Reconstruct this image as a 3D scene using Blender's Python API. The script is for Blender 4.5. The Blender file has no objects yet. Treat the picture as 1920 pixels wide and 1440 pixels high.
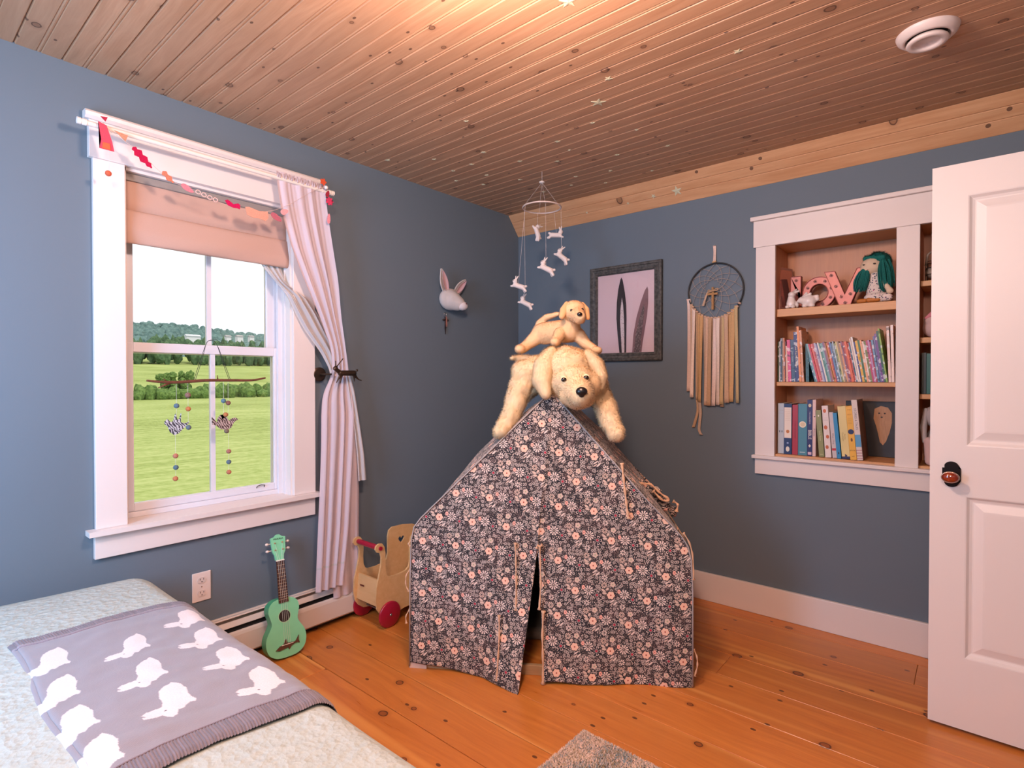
import bpy, bmesh, math, random
import numpy as np
from mathutils import Vector, Matrix, noise
random.seed(7); np.random.seed(7)
PI = math.pi
S = bpy.context.scene
C = S.collection

# ------------------------------------------------------------ camera, light, exposure
CAM = Vector((2.5734, -3.1392, 1.28)); YAW = 0.6983; PITCH = -0.01159; FPX = 1029.2
cam = bpy.data.cameras.new('camera'); cam.sensor_width = 36.0; cam.lens = 36.0*FPX/1920.0
cam.clip_start = 0.02; cam.clip_end = 5000
camo = bpy.data.objects.new('camera', cam); C.objects.link(camo)
camo.location = CAM; camo.rotation_euler = (PI/2+PITCH, 0, YAW); S.camera = camo

world = bpy.data.worlds.new('world'); S.world = world; world.use_nodes = True
wn = world.node_tree.nodes; wl = world.node_tree.links
bg = wn['Background']; bg.inputs[1].default_value = 1.25
wtc = wn.new('ShaderNodeTexCoord'); wno = wn.new('ShaderNodeTexNoise'); wno.inputs['Scale'].default_value = 2.0
wno.inputs['Detail'].default_value = 5
wr = wn.new('ShaderNodeValToRGB'); wr.color_ramp.elements[0].position = .3; wr.color_ramp.elements[1].position = .7
wr.color_ramp.elements[0].color = (.80, .86, .94, 1); wr.color_ramp.elements[1].color = (.92, .93, .95, 1)
wl.new(wtc.outputs['Generated'], wno.inputs['Vector']); wl.new(wno.outputs[0], wr.inputs[0]); wl.new(wr.outputs[0], bg.inputs[0])

def light(name, kind, loc, energy, color, **kw):
    l = bpy.data.lights.new(name, kind); l.energy = energy; l.color = color
    for k, v in kw.items(): setattr(l, k, v)
    o = bpy.data.objects.new(name, l); C.objects.link(o); o.location = loc
    return o
LAMP_W = 70
sun = light('sun', 'SUN', (30, 5, 30), 1.8, (1, .97, .9), angle=.3)
sun.rotation_euler = Vector((-.55, .12, -1)).to_track_quat('-Z', 'Y').to_euler()
# the room's ceiling lamp, above the frame in the middle of the room
lamp = light('ceiling_lamp', 'POINT', (1.72, -2.2, 2.20), LAMP_W, (1, .70, .60), shadow_soft_size=.09)
fill_light = light('added_fill_light', 'POINT', (2.55, -3.55, 2.15), 76, (1, .74, .64), shadow_soft_size=.16)  # added fill behind the camera, brightens door, bookcase and tent
# daylight coming in through the window in the wall behind the camera
day = light('rear_window_daylight', 'AREA', (1.0, -3.93, 1.45), 54, (.36, .62, 1.0), shape='RECTANGLE', size=.8, size_y=1.3)
day.rotation_euler = (PI/2, 0, PI)  # faces +y
day.rotation_euler = Vector((-.65, 1, -.02)).to_track_quat('-Z', 'Y').to_euler()
S.view_settings.view_transform = 'Standard'; S.view_settings.look = 'None'
S.view_settings.exposure = 0.0; S.view_settings.gamma = 1.0; S.view_settings.use_curve_mapping = False
S.render.film_transparent = False

# ------------------------------------------------------------ helpers
def lin(c): return c/12.92 if c <= .04045 else ((c+.055)/1.055)**2.4
def H(s): return tuple(lin(int(s[i:i+2], 16)/255) for i in (0, 2, 4))

def rootmat(o):
    m = o.matrix_basis.copy()
    while o.parent: o = o.parent; m = o.matrix_basis @ m
    return m
def setp(o, label=None, cat=None, group=None, kind=None):
    if label: o['label'] = label
    if cat: o['category'] = cat
    if group: o['group'] = group
    if kind: o['kind'] = kind
    return o
def link_mesh(name, me, m, parent=None, local=False, smooth=False, origin=None):
    o = bpy.data.objects.new(name, me); C.objects.link(o)
    if m is not None:
        for mm in (m if isinstance(m, (list, tuple)) else [m]): me.materials.append(mm)
    if parent is not None:
        if not local: me.transform(rootmat(parent).inverted())
        o.parent = parent
    elif not local:
        n = len(me.vertices)
        if n:
            co = np.empty(n*3, 'f'); me.vertices.foreach_get('co', co); co = co.reshape(-1, 3)
            mn, mx = co.min(0), co.max(0)
            c = Vector(((mn[0]+mx[0])/2, (mn[1]+mx[1])/2, mn[2])) if origin is None else Vector(origin)
            me.transform(Matrix.Translation(-c)); o.location = c
    if smooth: me.shade_smooth()
    return o
def obj(name, bm, m, parent=None, local=False, smooth=False, origin=None, recalc=True):
    if recalc: bmesh.ops.recalc_face_normals(bm, faces=bm.faces)
    me = bpy.data.meshes.new(name); bm.to_mesh(me); bm.free()
    return link_mesh(name, me, m, parent, local, smooth, origin)
def thing(name, label, cat, loc=(0, 0, 0), group=None, mat=None, kind=None):
    o = bpy.data.objects.new(name, None); C.objects.link(o); o.empty_display_size = .05
    o.matrix_basis = mat if mat is not None else Matrix.Translation(loc)
    return setp(o, label, cat, group, kind)
def empty(name, parent, loc=(0, 0, 0)):
    o = bpy.data.objects.new(name, None); C.objects.link(o); o.parent = parent; o.location = loc; return o
def dup(o, name=None, parent=None):
    c = o.copy(); C.objects.link(c)
    if parent: c.parent = parent
    for ch in list(o.children): 
        if ch is not c: dup(ch, None, c)
    return c
def B(): return bmesh.new()
def box(bm, x0, x1, y0, y1, z0, z1, bev=0, seg=2, M=None):
    r = bmesh.ops.create_cube(bm, size=1)
    vs = r['verts']
    for v in vs:
        v.co = Vector((x0+(v.co.x+.5)*(x1-x0), y0+(v.co.y+.5)*(y1-y0), z0+(v.co.z+.5)*(z1-z0)))
    if bev:
        es = list({e for v in vs for e in v.link_edges})
        r2 = bmesh.ops.bevel(bm, geom=es, offset=bev, segments=seg, affect='EDGES', profile=.5)
        vs = list(set(r2['verts']) | {v for v in vs if v.is_valid})
        vs = list({v for f in r2['faces'] for v in f.verts} | {v for v in vs if v.is_valid})
    if M is not None:
        for v in vs: v.co = M @ v.co
    return vs
def tube(bm, pts, r, n=8, cap=True, closed=False):
    pts = [Vector(p) for p in pts]; N = len(pts)
    rs = r if isinstance(r, (list, tuple)) else [r]*N
    rings = []; prev = None
    for i, p in enumerate(pts):
        if closed: d = pts[(i+1) % N]-pts[i-1]
        else: d = pts[min(i+1, N-1)]-pts[max(i-1, 0)]
        if d.length < 1e-9: d = Vector((0, 0, 1))
        d.normalize()
        if prev is None:
            a = Vector((0, 0, 1)) if abs(d.z) < .9 else Vector((1, 0, 0))
        else: a = prev
        u = (a-d*a.dot(d)).normalized(); v = d.cross(u); prev = u
        rings.append([bm.verts.new(p+(u*math.cos(2*PI*k/n)+v*math.sin(2*PI*k/n))*rs[i]) for k in range(n)])
    for i in range(N if closed else N-1):
        a, b = rings[i], rings[(i+1) % N]
        for k in range(n): bm.faces.new((a[k], a[(k+1) % n], b[(k+1) % n], b[k]))
    if cap and not closed:
        bm.faces.new(rings[0][::-1]); bm.faces.new(rings[-1])
_tpl = {}
def template(kind, *a):
    if (kind, a) not in _tpl:
        t = bmesh.new()
        if kind == 'uv': bmesh.ops.create_uvsphere(t, u_segments=a[0], v_segments=a[1], radius=1)
        else: bmesh.ops.create_icosphere(t, subdivisions=a[0], radius=1)
        t.verts.index_update()
        _tpl[(kind, a)] = ([v.co.copy() for v in t.verts], [[v.index for v in f.verts] for f in t.faces]); t.free()
    return _tpl[(kind, a)]
def sphere(bm, c, r, M=None, u=16, v=10):
    rr = r if isinstance(r, (tuple, list)) else (r, r, r); c = Vector(c)
    V_, F_ = template('uv', u, v); vs = []
    for p in V_:
        q = Vector((p.x*rr[0], p.y*rr[1], p.z*rr[2]))
        if M is not None: q = M @ q
        vs.append(bm.verts.new(q+c))
    for f in F_: bm.faces.new([vs[i] for i in f])
    return vs
def prism(bm, poly, fn, d0, d1, hole=None):
    """poly: 2-D outline; fn(u,v,w)->3-D; extruded from w=d0 to w=d1"""
    a = [bm.verts.new(fn(u, v, d0)) for u, v in poly]; b = [bm.verts.new(fn(u, v, d1)) for u, v in poly]
    n = len(poly)
    if hole:
        ha = [bm.verts.new(fn(u, v, d0)) for u, v in hole]; hb = [bm.verts.new(fn(u, v, d1)) for u, v in hole]
        m = len(hole)
        for i in range(m): bm.faces.new((ha[i], hb[i], hb[(i+1) % m], ha[(i+1) % m]))
        for ring, hr in ((a, ha), (b, hb)):
            es = []
            for R in (ring, hr):
                for i in range(len(R)):
                    e = bm.edges.get((R[i], R[(i+1) % len(R)])) or bm.edges.new((R[i], R[(i+1) % len(R)])); es.append(e)
            bmesh.ops.triangle_fill(bm, edges=es, use_beauty=True)
    else:
        f1 = bm.faces.new(a); f2 = bm.faces.new(b[::-1])
        if n > 4: bmesh.ops.triangulate(bm, faces=[f1, f2])
    for i in range(n): bm.faces.new((a[i], a[(i+1) % n], b[(i+1) % n], b[i]))
def lathe(bm, prof, c, axis='z', n=32, cap=False):
    c = Vector(c); rings = []
    for r, h in prof:
        ring = []
        for k in range(n):
            a = 2*PI*k/n; x, y = r*math.cos(a), r*math.sin(a)
            if axis == 'z': q = Vector((x, y, h))
            elif axis == 'x': q = Vector((h, x, y))
            else: q = Vector((x, h, y))
            ring.append(bm.verts.new(c+q))
        rings.append(ring)
    for i in range(len(rings)-1):
        a, b = rings[i], rings[i+1]
        for k in range(n): bm.faces.new((a[k], a[(k+1) % n], b[(k+1) % n], b[k]))
    if cap: bm.faces.new(rings[0]); bm.faces.new(rings[-1])
    bmesh.ops.remove_doubles(bm, verts=[v for r in rings for v in r], dist=1e-6)
def gridmesh(name, P, uv=None, col=None, closed_u=False):
    """P: (n,m,3) array"""
    n, m, _ = P.shape
    idx = np.arange(n*m).reshape(n, m)
    a = idx[:-1, :-1].ravel(); b = idx[1:, :-1].ravel(); c = idx[1:, 1:].ravel(); d = idx[:-1, 1:].ravel()
    F = np.stack([a, b, c, d], 1)
    me = bpy.data.meshes.new(name); me.from_pydata(P.reshape(-1, 3).tolist(), [], F.tolist()); me.update()
    if uv is not None:
        L = me.uv_layers.new(name='UVMap'); li = F.ravel()
        L.data.foreach_set('uv', uv.reshape(-1, 2)[li].astype('f').ravel())
    if col is not None:
        A = me.color_attributes.new('Col', 'FLOAT_COLOR', 'POINT')
        cc = np.concatenate([col.reshape(-1, 3), np.ones((n*m, 1))], 1).astype('f'); A.data.foreach_set('color', cc.ravel())
    return me
def solid(o, t, off=-1):
    md = o.modifiers.new('thickness', 'SOLIDIFY'); md.thickness = t; md.offset = off; return o
def text_mesh(txt, size, depth=.0006):
    cu = bpy.data.curves.new('text', 'FONT'); cu.body = txt; cu.size = size; cu.extrude = depth; cu.align_x = 'CENTER'; cu.align_y = 'CENTER'
    cu.resolution_u = 2
    o = bpy.data.objects.new('text', cu); C.objects.link(o)
    bpy.context.view_layer.update()
    me = bpy.data.meshes.new_from_object(o.evaluated_get(bpy.context.evaluated_depsgraph_get()))
    bpy.data.objects.remove(o); bpy.data.curves.remove(cu)
    return me
def smooth_interp(xs, ys, x): return np.interp(x, xs, ys)
def catmull(pts, k=6):
    P = [Vector(p) for p in pts]; out = []
    for i in range(len(P)-1):
        p0, p1, p2, p3 = P[max(i-1, 0)], P[i], P[i+1], P[min(i+2, len(P)-1)]
        for j in range(k):
            t = j/k
            out.append(.5*((2*p1)+(p2-p0)*t+(2*p0-5*p1+4*p2-p3)*t*t+(3*p1-p0-3*p2+p3)*t**3))
    out.append(P[-1]); return out

# ------------------------------------------------------------ material node language
class G:
    def __init__(s, name):
        s.m = bpy.data.materials.new(name); s.m.use_nodes = True; s.t = s.m.node_tree; s.n = s.t.nodes; s.l = s.t.links
        s.p = s.n['Principled BSDF']; s._tc = None
    def node(s, k, **kw):
        nd = s.n.new(k)
        for a, b in kw.items(): setattr(nd, a, b)
        return nd
    def put(s, sock, v):
        if isinstance(v, V): s.l.new(v.s, sock)
        elif isinstance(v, (tuple, list)):
            v = tuple(v)
            if sock.type == 'RGBA' and len(v) == 3: v = v+(1,)
            sock.default_value = v
        else: sock.default_value = v
    def math(s, op, a, b=0.0, c=None):
        nd = s.node('ShaderNodeMath', operation=op); s.put(nd.inputs[0], a); s.put(nd.inputs[1], b)
        if c is not None: s.put(nd.inputs[2], c)
        return V(s, nd.outputs[0])
    def coord(s, which='Object'):
        if s._tc is None: s._tc = s.node('ShaderNodeTexCoord')
        return V(s, s._tc.outputs[which])
    def pos(s): return V(s, s.node('ShaderNodeNewGeometry').outputs['Position'])
    def sep(s, v):
        nd = s.node('ShaderNodeSeparateXYZ'); s.put(nd.inputs[0], v); return [V(s, o) for o in nd.outputs]
    def comb(s, x, y, z=0.0):
        nd = s.node('ShaderNodeCombineXYZ'); s.put(nd.inputs[0], x); s.put(nd.inputs[1], y); s.put(nd.inputs[2], z); return V(s, nd.outputs[0])
    def vmath(s, op, a, b=None):
        nd = s.node('ShaderNodeVectorMath', operation=op); s.put(nd.inputs[0], a)
        if b is not None: s.put(nd.inputs[1], b)
        return V(s, nd.outputs['Value' if op in ('LENGTH', 'DOT_PRODUCT', 'DISTANCE') else 'Vector'])
    def noise(s, vec, scale, detail=2, rough=.5, dist=0, color=False):
        nd = s.node('ShaderNodeTexNoise'); s.put(nd.inputs['Vector'], vec); nd.inputs['Scale'].default_value = scale
        nd.inputs['Detail'].default_value = detail; nd.inputs['Roughness'].default_value = rough; nd.inputs['Distortion'].default_value = dist
        return V(s, nd.outputs['Color' if color else 'Fac'])
    def voro(s, vec, scale, rnd=1.0, dims='3D', feature='F1'):
        nd = s.node('ShaderNodeTexVoronoi', voronoi_dimensions=dims, feature=feature); s.put(nd.inputs['Vector'], vec)
        nd.inputs['Scale'].default_value = scale; nd.inputs['Randomness'].default_value = rnd
        if feature == 'DISTANCE_TO_EDGE': return V(s, nd.outputs['Distance'])
        return V(s, nd.outputs['Distance']), V(s, nd.outputs['Color']), V(s, nd.outputs['Position'])
    def mix(s, f, a, b):
        nd = s.node('ShaderNodeMix', data_type='RGBA'); s.put(nd.inputs[0], f); s.put(nd.inputs[6], a); s.put(nd.inputs[7], b); return V(s, nd.outputs[2])
    def ramp(s, f, stops, const=False):
        nd = s.node('ShaderNodeValToRGB'); cr = nd.color_ramp
        if const: cr.interpolation = 'CONSTANT'
        while len(cr.elements) < len(stops): cr.elements.new(.5)
        for e, (p, c) in zip(cr.elements, stops):
            e.position = p; e.color = tuple(c)+(1,) if isinstance(c, tuple) else (c, c, c, 1)
        s.put(nd.inputs[0], f); return V(s, nd.outputs[0])
    def maprange(s, v, a, b, c=0.0, d=1.0):
        nd = s.node('ShaderNodeMapRange'); s.put(nd.inputs[0], v)
        for i, x in zip((1, 2, 3, 4), (a, b, c, d)): s.put(nd.inputs[i], x)
        return V(s, nd.outputs[0])
    def rnd(s): return V(s, s.node('ShaderNodeObjectInfo').outputs['Random'])
    def attr(s, name='Col'):
        nd = s.node('ShaderNodeAttribute'); nd.attribute_name = name; return V(s, nd.outputs['Color'])
    def bump(s, h, strength=.3, dist=.002):
        nd = s.node('ShaderNodeBump'); s.put(nd.inputs['Height'], h); nd.inputs['Strength'].default_value = strength
        nd.inputs['Distance'].default_value = dist; s.l.new(nd.outputs[0], s.p.inputs['Normal'])
    def set(s, **kw):
        names = dict(color='Base Color', rough='Roughness', metal='Metallic', spec='Specular IOR Level', coat='Coat Weight',
                     sheen='Sheen Weight', trans='Transmission Weight', alpha='Alpha', sub='Subsurface Weight', coatr='Coat Roughness',
                     emis='Emission Color', emiss='Emission Strength')
        for k, v in kw.items(): s.put(s.p.inputs[names[k]], v)
        return s
class V:
    def __init__(s, g, sock): s.g = g; s.s = sock
    def __add__(s, o): return s.g.math('ADD', s, o)
    __radd__ = __add__
    def __sub__(s, o): return s.g.math('SUBTRACT', s, o)
    def __rsub__(s, o): return s.g.math('SUBTRACT', o, s)
    def __mul__(s, o): return s.g.math('MULTIPLY', s, o)
    __rmul__ = __mul__
    def __truediv__(s, o): return s.g.math('DIVIDE', s, o)
    def __lt__(s, o): return s.g.math('LESS_THAN', s, o)
    def __gt__(s, o): return s.g.math('GREATER_THAN', s, o)
    def abs(s): return s.g.math('ABSOLUTE', s)
    def cos(s): return s.g.math('COSINE', s)
    def round(s): return s.g.math('ROUND', s)
    def floor(s): return s.g.math('FLOOR', s)

_mc = {}
def M(hexcol, rough=.6, metal=0, var=.0, scale=30, bump=0, **kw):
    key = (hexcol, rough, metal, var, scale, bump, tuple(sorted(kw.items())))
    if key in _mc: return _mc[key]
    g = G('mat_'+str(hexcol)); c = H(hexcol) if isinstance(hexcol, str) else hexcol
    if var or bump:
        n = g.noise(g.coord(), scale, 4)
    if var:
        g.set(color=g.mix(g.maprange(n, .3, .7), tuple(x*(1-var) for x in c), tuple(min(1, x*(1+var)) for x in c)))
    else: g.set(color=c)
    if bump: g.bump(n, bump, .002)
    g.set(rough=rough, metal=metal, **kw); _mc[key] = g.m
    return g.m

def wood(name, base, dark, knot, grain=.5, knots=.14, kscale=6.5, rough=.4, tint=.12, spec=.5, axis='x', patch=.3, kr=(.05, .12), streak=0.0, sapc=None):
    """board along local X; every board gets its own offset and tint"""
    g = G(name); r = g.rnd(); x, y, z = g.sep(g.coord())
    if axis == 'z': x, z = z, x
    if axis == 'y': x, y = y, x
    off = r*61.7
    xx = x+off; yy = y+off*.37
    warp = g.noise(g.comb(xx*1.3, yy*6.0, z*6.0), 1.0, 3)
    g1 = g.noise(g.comb(xx*2.2, yy*38+warp*6.0, z*38), 1.0, 5, .6)
    g2 = g.noise(g.comb(xx*9.0, yy*220, z*220), 1.0, 3, .6)
    f = g1*.75+g2*.25
    col = g.mix(g.maprange(f, .36, .66), dark, base)
    big = g.noise(g.comb(xx*1.1, yy*4.0, z), 1.0, 3)
    col = g.mix(g.maprange(big, .35, .7)*patch, col, tuple(c*.72 for c in base))
    sap = g.noise(g.comb(xx*.25, yy*11.0, 0.0), 1.0, 1)
    col = g.mix(g.maprange(sap, .56, .64)*streak, col, sapc or base)
    # per board tint
    tt = g.math('FRACT', r*7.31)
    col = g.mix(tt*tint*2.0, col, tuple(c*.62 for c in base))
    d, c, p = g.voro(g.comb(xx, yy*1.25, 0.0), kscale, 1.0, '2D')
    cr, cg, cb = g.sep(c)
    wob = g.noise(g.comb(xx*30, yy*30, 0.0), 1.0, 2)
    dd = d*(1.0+(wob-.5)*.5)
    rad = g.maprange(cg, 0.0, 1.0, kr[0], kr[1])
    on = cr < knots
    core = g.maprange(dd/rad, .85, 1.12, 1.0, 0.0)*on
    ringv = g.maprange((dd/rad-.92).abs(), 0.05, .22, 1.0, 0.0)*on
    halo = g.maprange(dd/rad, 1.0, 2.2, .45, 0.0)*on
    col = g.mix(halo, col, tuple(a*.65+b*.35 for a, b in zip(dark, knot)))
    col = g.mix(core*.85, col, tuple((a+b)/2 for a, b in zip(dark, knot)))
    col = g.mix(ringv*.85, col, knot)
    # small pin knots
    d2, c2, p2 = g.voro(g.comb(xx*.8, yy*1.3, 3.0), kscale*3.2, 1.0, '2D')
    c2r = g.sep(c2)[0]
    col = g.mix((d2 < .11)*(c2r < knots*.30)*.8, col, knot)
    g.set(color=col, rough=g.maprange(f, .2, .8, rough-.06, rough+.08), spec=spec)
    g.bump(f*.6+core*.5, .12, .001)
    return g.m
# ------------------------------------------------------------ materials
def paint():
    g = G('slate_blue_wall_paint'); n = g.noise(g.pos(), 1.6, 3); n2 = g.noise(g.pos(), 220, 2)
    g.set(color=g.mix(n, (.132, .172, .208), (.146, .188, .225)), rough=.62, spec=.3); g.bump(n2, .06, .001); return g.m
PAINT = paint()
TRIM = M('e4d9d3', .38, spec=.4)
WHITE = M('ece6e2', .35)
PINE = wood('ceiling_pine', (.62, .355, .205), (.47, .24, .125), (.085, .035, .02), knots=.24, rough=.42, kscale=5.6, tint=.16, patch=.35, kr=(.04, .10))
COVE = wood('cove_pine', (.74, .42, .22), (.60, .30, .14), (.07, .03, .02), knots=.14, rough=.45, kscale=4.6, tint=.06, patch=.15, kr=(.06, .12))
FLOORW = wood('floor_pine', (.80, .29, .058), (.56, .155, .026), (.045, .012, .008), knots=.30, rough=.30, kscale=4.2, tint=.24, patch=.45, kr=(.03, .09), streak=.8, sapc=(.90, .42, .11))
SHELFW = wood('shelf_pine', (.74, .40, .17), (.60, .29, .11), (.3, .13, .05), knots=.04, rough=.45, kscale=3)
SHELFZ = wood('shelf_back_pine', (.68, .32, .165), (.54, .22, .10), (.3, .13, .05), knots=.03, rough=.45, kscale=3, axis='z')
PLY = wood('birch_ply', (.74, .47, .22), (.66, .39, .16), (.4, .22, .1), knots=.0, rough=.42, tint=.03, patch=.1)
GAP = M('2a1408', .9)

# ------------------------------------------------------------ the setting
RX, RY, CZ = 3.3, -4.0, 2.4475
def struct(name, bm, m, parent=None, **kw):
    o = obj(name, bm, m, parent, **kw)
    if parent is None: o['kind'] = 'structure'
    return o
# floor: boards run along x
fl = thing('floor', None, None, (0, 0, 0), kind='structure')
b = B(); box(b, 0, RX, RY, 0, -.08, -.021); obj('subfloor', b, GAP, fl)
joints = [0, -.11, -.32, -.56, -.76, -1.0, -1.235, -1.428, -1.635, -1.825, -2.03, -2.23, -2.44, -2.65, -2.85, -3.05, -3.26, -3.45, -3.66, -3.85, RY]
cuts = {1: [2.395], 2: [.9], 3: [1.73], 5: [2.9], 6: [.75], 7: [2.5], 9: [.4], 11: [2.2], 13: [1.3], 16: [2.4], 18: [.8]}
rg = random.Random(3)
for i in range(len(joints)-1):
    y1, y0 = joints[i], joints[i+1]
    xs = [0.0]+cuts.get(i, [])+[RX]
    for a, c in zip(xs[:-1], xs[1:]):
        b = B(); g_ = .0011 if i not in (8, 12) else .002
        dz = rg.uniform(-.0006, .0004)
        box(b, a+(.0006 if a else 0), c-.0006, y0+g_, y1-g_, -.02, dz, bev=.0016, seg=1)
        obj('floorboard', b, FLOORW, fl, origin=((a+c)/2, (y0+y1)/2, 0))
# ceiling: tongue-and-groove boards with a centre bead, along x
ce = thing('ceiling', None, None, (0, 0, 0), kind='structure')
b = B(); box(b, -.12, RX+.12, RY-.12, .3, CZ+.022, CZ+.14); obj('ceiling_deck', b, GAP, ce)
bw = .1334; y = -.112; k = 0
def board_profile(bw):
    v = .0042; d = .0058; c = bw/2
    return [(0, .02), (0, d), (v, 0), (c-.0085, 0), (c-.006, .0032), (c-.0038, .0012), (c+.0002, 0), (c+.0038, .0012), (c+.006, .0032), (c+.0085, 0), (bw-v, 0), (bw, d), (bw, .02)]
def extrude_x(name, prof, x0, x1, m, parent, yz):
    me = bpy.data.meshes.new(name); n = len(prof); vs = []
    for X in (x0, x1): vs += [(X, *yz(p)) for p in prof]
    fs = [(i, (i+1) % n, n+(i+1) % n, n+i) for i in range(n)]+[tuple(range(n))[::-1], tuple(range(n, 2*n))]
    me.from_pydata(vs, [], fs); me.update()
    bm = bmesh.new(); bm.from_mesh(me); bmesh.ops.recalc_face_normals(bm, faces=bm.faces); bm.to_mesh(me); bm.free()
    return me
prof = board_profile(bw-.0006)
pm = extrude_x('board', prof, -RX/2, RX/2, PINE, ce, lambda p: (-p[0], p[1]))
pm.materials.append(PINE)
while y > RY:
    o = bpy.data.objects.new('board', pm); C.objects.link(o); o.parent = ce; o.location = (RX/2, y, CZ); y -= bw
# sloping pine cove along the bookcase wall
A0 = Vector((0, -.112, CZ)); A1 = Vector((0, 0, 2.312)); dv = (A1-A0); Lc = dv.length; dv.normalize(); nv = Vector((0, dv.z, -dv.y))
if nv.z > 0: nv = -nv
cv = thing('trim_1', None, None, (0, 0, 0), kind='structure')
for (s0, s1) in ((0, .34), (.34, .62), (.62, 1.0)):
    w = (s1-s0)*Lc-.0008; v_ = .003
    pr_ = [(0, -.016), (0, -v_*.8), (v_, 0), (w-v_, 0), (w, -v_*.8), (w, -.016)]
    def yz(p, s0=s0):
        q = A0+dv*(s0*Lc+p[0])+nv*p[1]; return (q.y, q.z)
    me = extrude_x('cove_board', pr_, 0, RX, COVE, cv, yz)
    link_mesh('cove_board', me, COVE, cv)
# walls
WT = .18
b = B()
HY0, HY1, HZ0, HZ1 = -2.461, -1.762, .70, 2.113
box(b, -WT, 0, RY-WT, HY0, -.1, CZ+.03); box(b, -WT, 0, HY1, WT, -.1, CZ+.03)
box(b, -WT, 0, HY0, HY1, -.1, HZ0-.02); box(b, -WT, 0, HY0, HY1, HZ1, CZ+.03)
struct('wall_left', b, PAINT)
BX0, BX1, BZ0, BZ1, BM0, BM1 = 1.770, 2.90, .874, 1.980, 2.296, 2.385
b = B()
box(b, 0, BX0-.02, 0, WT, -.1, CZ+.03); box(b, BX1+.02, RX+WT, 0, WT, -.1, CZ+.03)
box(b, BX0-.02, BX1+.02, 0, WT, -.1, BZ0-.02); box(b, BX0-.02, BX1+.02, 0, WT, BZ1+.02, CZ+.03)
struct('wall_back', b, PAINT)
b = B(); box(b, RX, RX+WT, RY-WT, 0, -.1, CZ+.03); struct('wall_right', b, PAINT)
b = B()   # wall behind the camera, with its own window opening
box(b, 0, .5, RY-WT, RY, -.1, CZ+.03); box(b, 1.5, RX, RY-WT, RY, -.1, CZ+.03)
box(b, .5, 1.5, RY-WT, RY, -.1, .75); box(b, .5, 1.5, RY-WT, RY, 2.12, CZ+.03)
struct('wall_front', b, PAINT)
# baseboard on the bookcase wall
b = B(); box(b, .0, RX, -.020, 0, 0, .158, bev=.003); struct('baseboard_back', b, TRIM)
b = B(); box(b, RX-.02, RX, RY, -1.5, 0, .158, bev=.003); struct('baseboard_right', b, TRIM)

# ------------------------------------------------------------ window_1
GLASS = G('window_glass')
tr = GLASS.node('ShaderNodeBsdfTransparent'); gl = GLASS.node('ShaderNodeBsdfGlossy'); gl.inputs['Roughness'].default_value = .01
fr = GLASS.node('ShaderNodeFresnel'); fr.inputs[0].default_value = 1.35; mx = GLASS.node('ShaderNodeMixShader')
GLASS.l.new(fr.outputs[0], mx.inputs[0]); GLASS.l.new(tr.outputs[0], mx.inputs[1]); GLASS.l.new(gl.outputs[0], mx.inputs[2])
GLASS.l.new(mx.outputs[0], GLASS.n['Material Output'].inputs[0]); GLASS = GLASS.m
VINYL = M('dfdde2', .3)
wi = thing('window_1', None, None, (0, -2.11, .7), kind='structure')
b = B(); box(b, 0, .022, -2.562, -2.459, .70, 2.113, bev=.002); obj('side_casing', b, TRIM, wi)
b = B(); box(b, 0, .022, -1.764, -1.650, .70, 2.113, bev=.002); obj('side_casing', b, TRIM, wi)
b = B(); box(b, 0, .028, -2.575, -1.637, 2.113, 2.252, bev=.002); obj('head_casing', b, TRIM, wi)
b = B(); pf = [(0, 2.252), (.034, 2.252), (.044, 2.262), (.046, 2.274), (.040, 2.282), (0, 2.284)]
prism(b, pf, lambda u, v, w: Vector((u, w, v)), -2.588, -1.622); obj('head_cap', b, TRIM, wi)
b = B(); prism(b, [(-2.461, -.178), (-1.762, -.178), (-1.762, -.001), (-1.632, -.001), (-1.632, .056), (-2.590, .056), (-2.590, -.001), (-2.461, -.001)], lambda u, v, w: Vector((v, u, w)), .680, .700); obj('window_sill', b, TRIM, wi)
b = B(); box(b, 0, .022, -2.566, -1.652, .586, .680, bev=.002); obj('apron', b, TRIM, wi)
b = B(); box(b, -.178, .001, HY0-.002, HY0+.010, .70, HZ1); obj('jamb', b, TRIM, wi)
b = B(); box(b, -.178, .001, HY1-.010, HY1+.002, .70, HZ1); obj('jamb', b, TRIM, wi)
b = B(); box(b, -.178, .001, HY0, HY1, HZ1-.012, HZ1+.001); obj('head_jamb', b, TRIM, wi)
for yy in (HY0+.010, HY1-.010):   # vinyl tracks
    s = 1 if yy < -2 else -1
    b = B()
    for xa, xb, d in ((-.176, -.168, .014), (-.134, -.130, .014), (-.096, -.080, .020), (-.050, -.044, .005)):
        box(b, xa, xb, min(yy, yy+s*d), max(yy, yy+s*d), .70, HZ1-.012)
    obj('sash_track', b, VINYL, wi)
def sash(name, x0, x1, z0, z1, gy0, gy1, gz0, gz1, y0=-2.446, y1=-1.778):
    s = empty(name, wi, (0, 0, 0))
    for (a, c, d, e) in ((y0, gy0, z0, z1), (gy1, y1, z0, z1), (gy0, gy1, z0, gz0), (gy0, gy1, gz1, z1)):
        b = B(); box(b, x0, x1, a, c, d, e, bev=.003); obj('sash_frame', b, VINYL, s)
    b = B(); box(b, (x0+x1)/2-.010, (x0+x1)/2+.010, -2.100, -2.080, gz0, gz1); obj('muntin', b, VINYL, s)
    b = B(); xm = (x0+x1)/2; box(b, xm-.002, xm+.002, gy0, gy1, gz0, gz1); o = obj('glass_pane', b, GLASS, s)
b = B(); box(b, -.128, -.086, -2.449, -1.774, .700, .722, bev=.002); obj('sill_stop', b, VINYL, wi)
sash('lower_sash', -.129, -.098, .722, 1.428, -2.403, -1.804, .755, 1.387)
sash('upper_sash', -.166, -.135, 1.384, 2.10, -2.392, -1.822, 1.42, 2.06)
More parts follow.
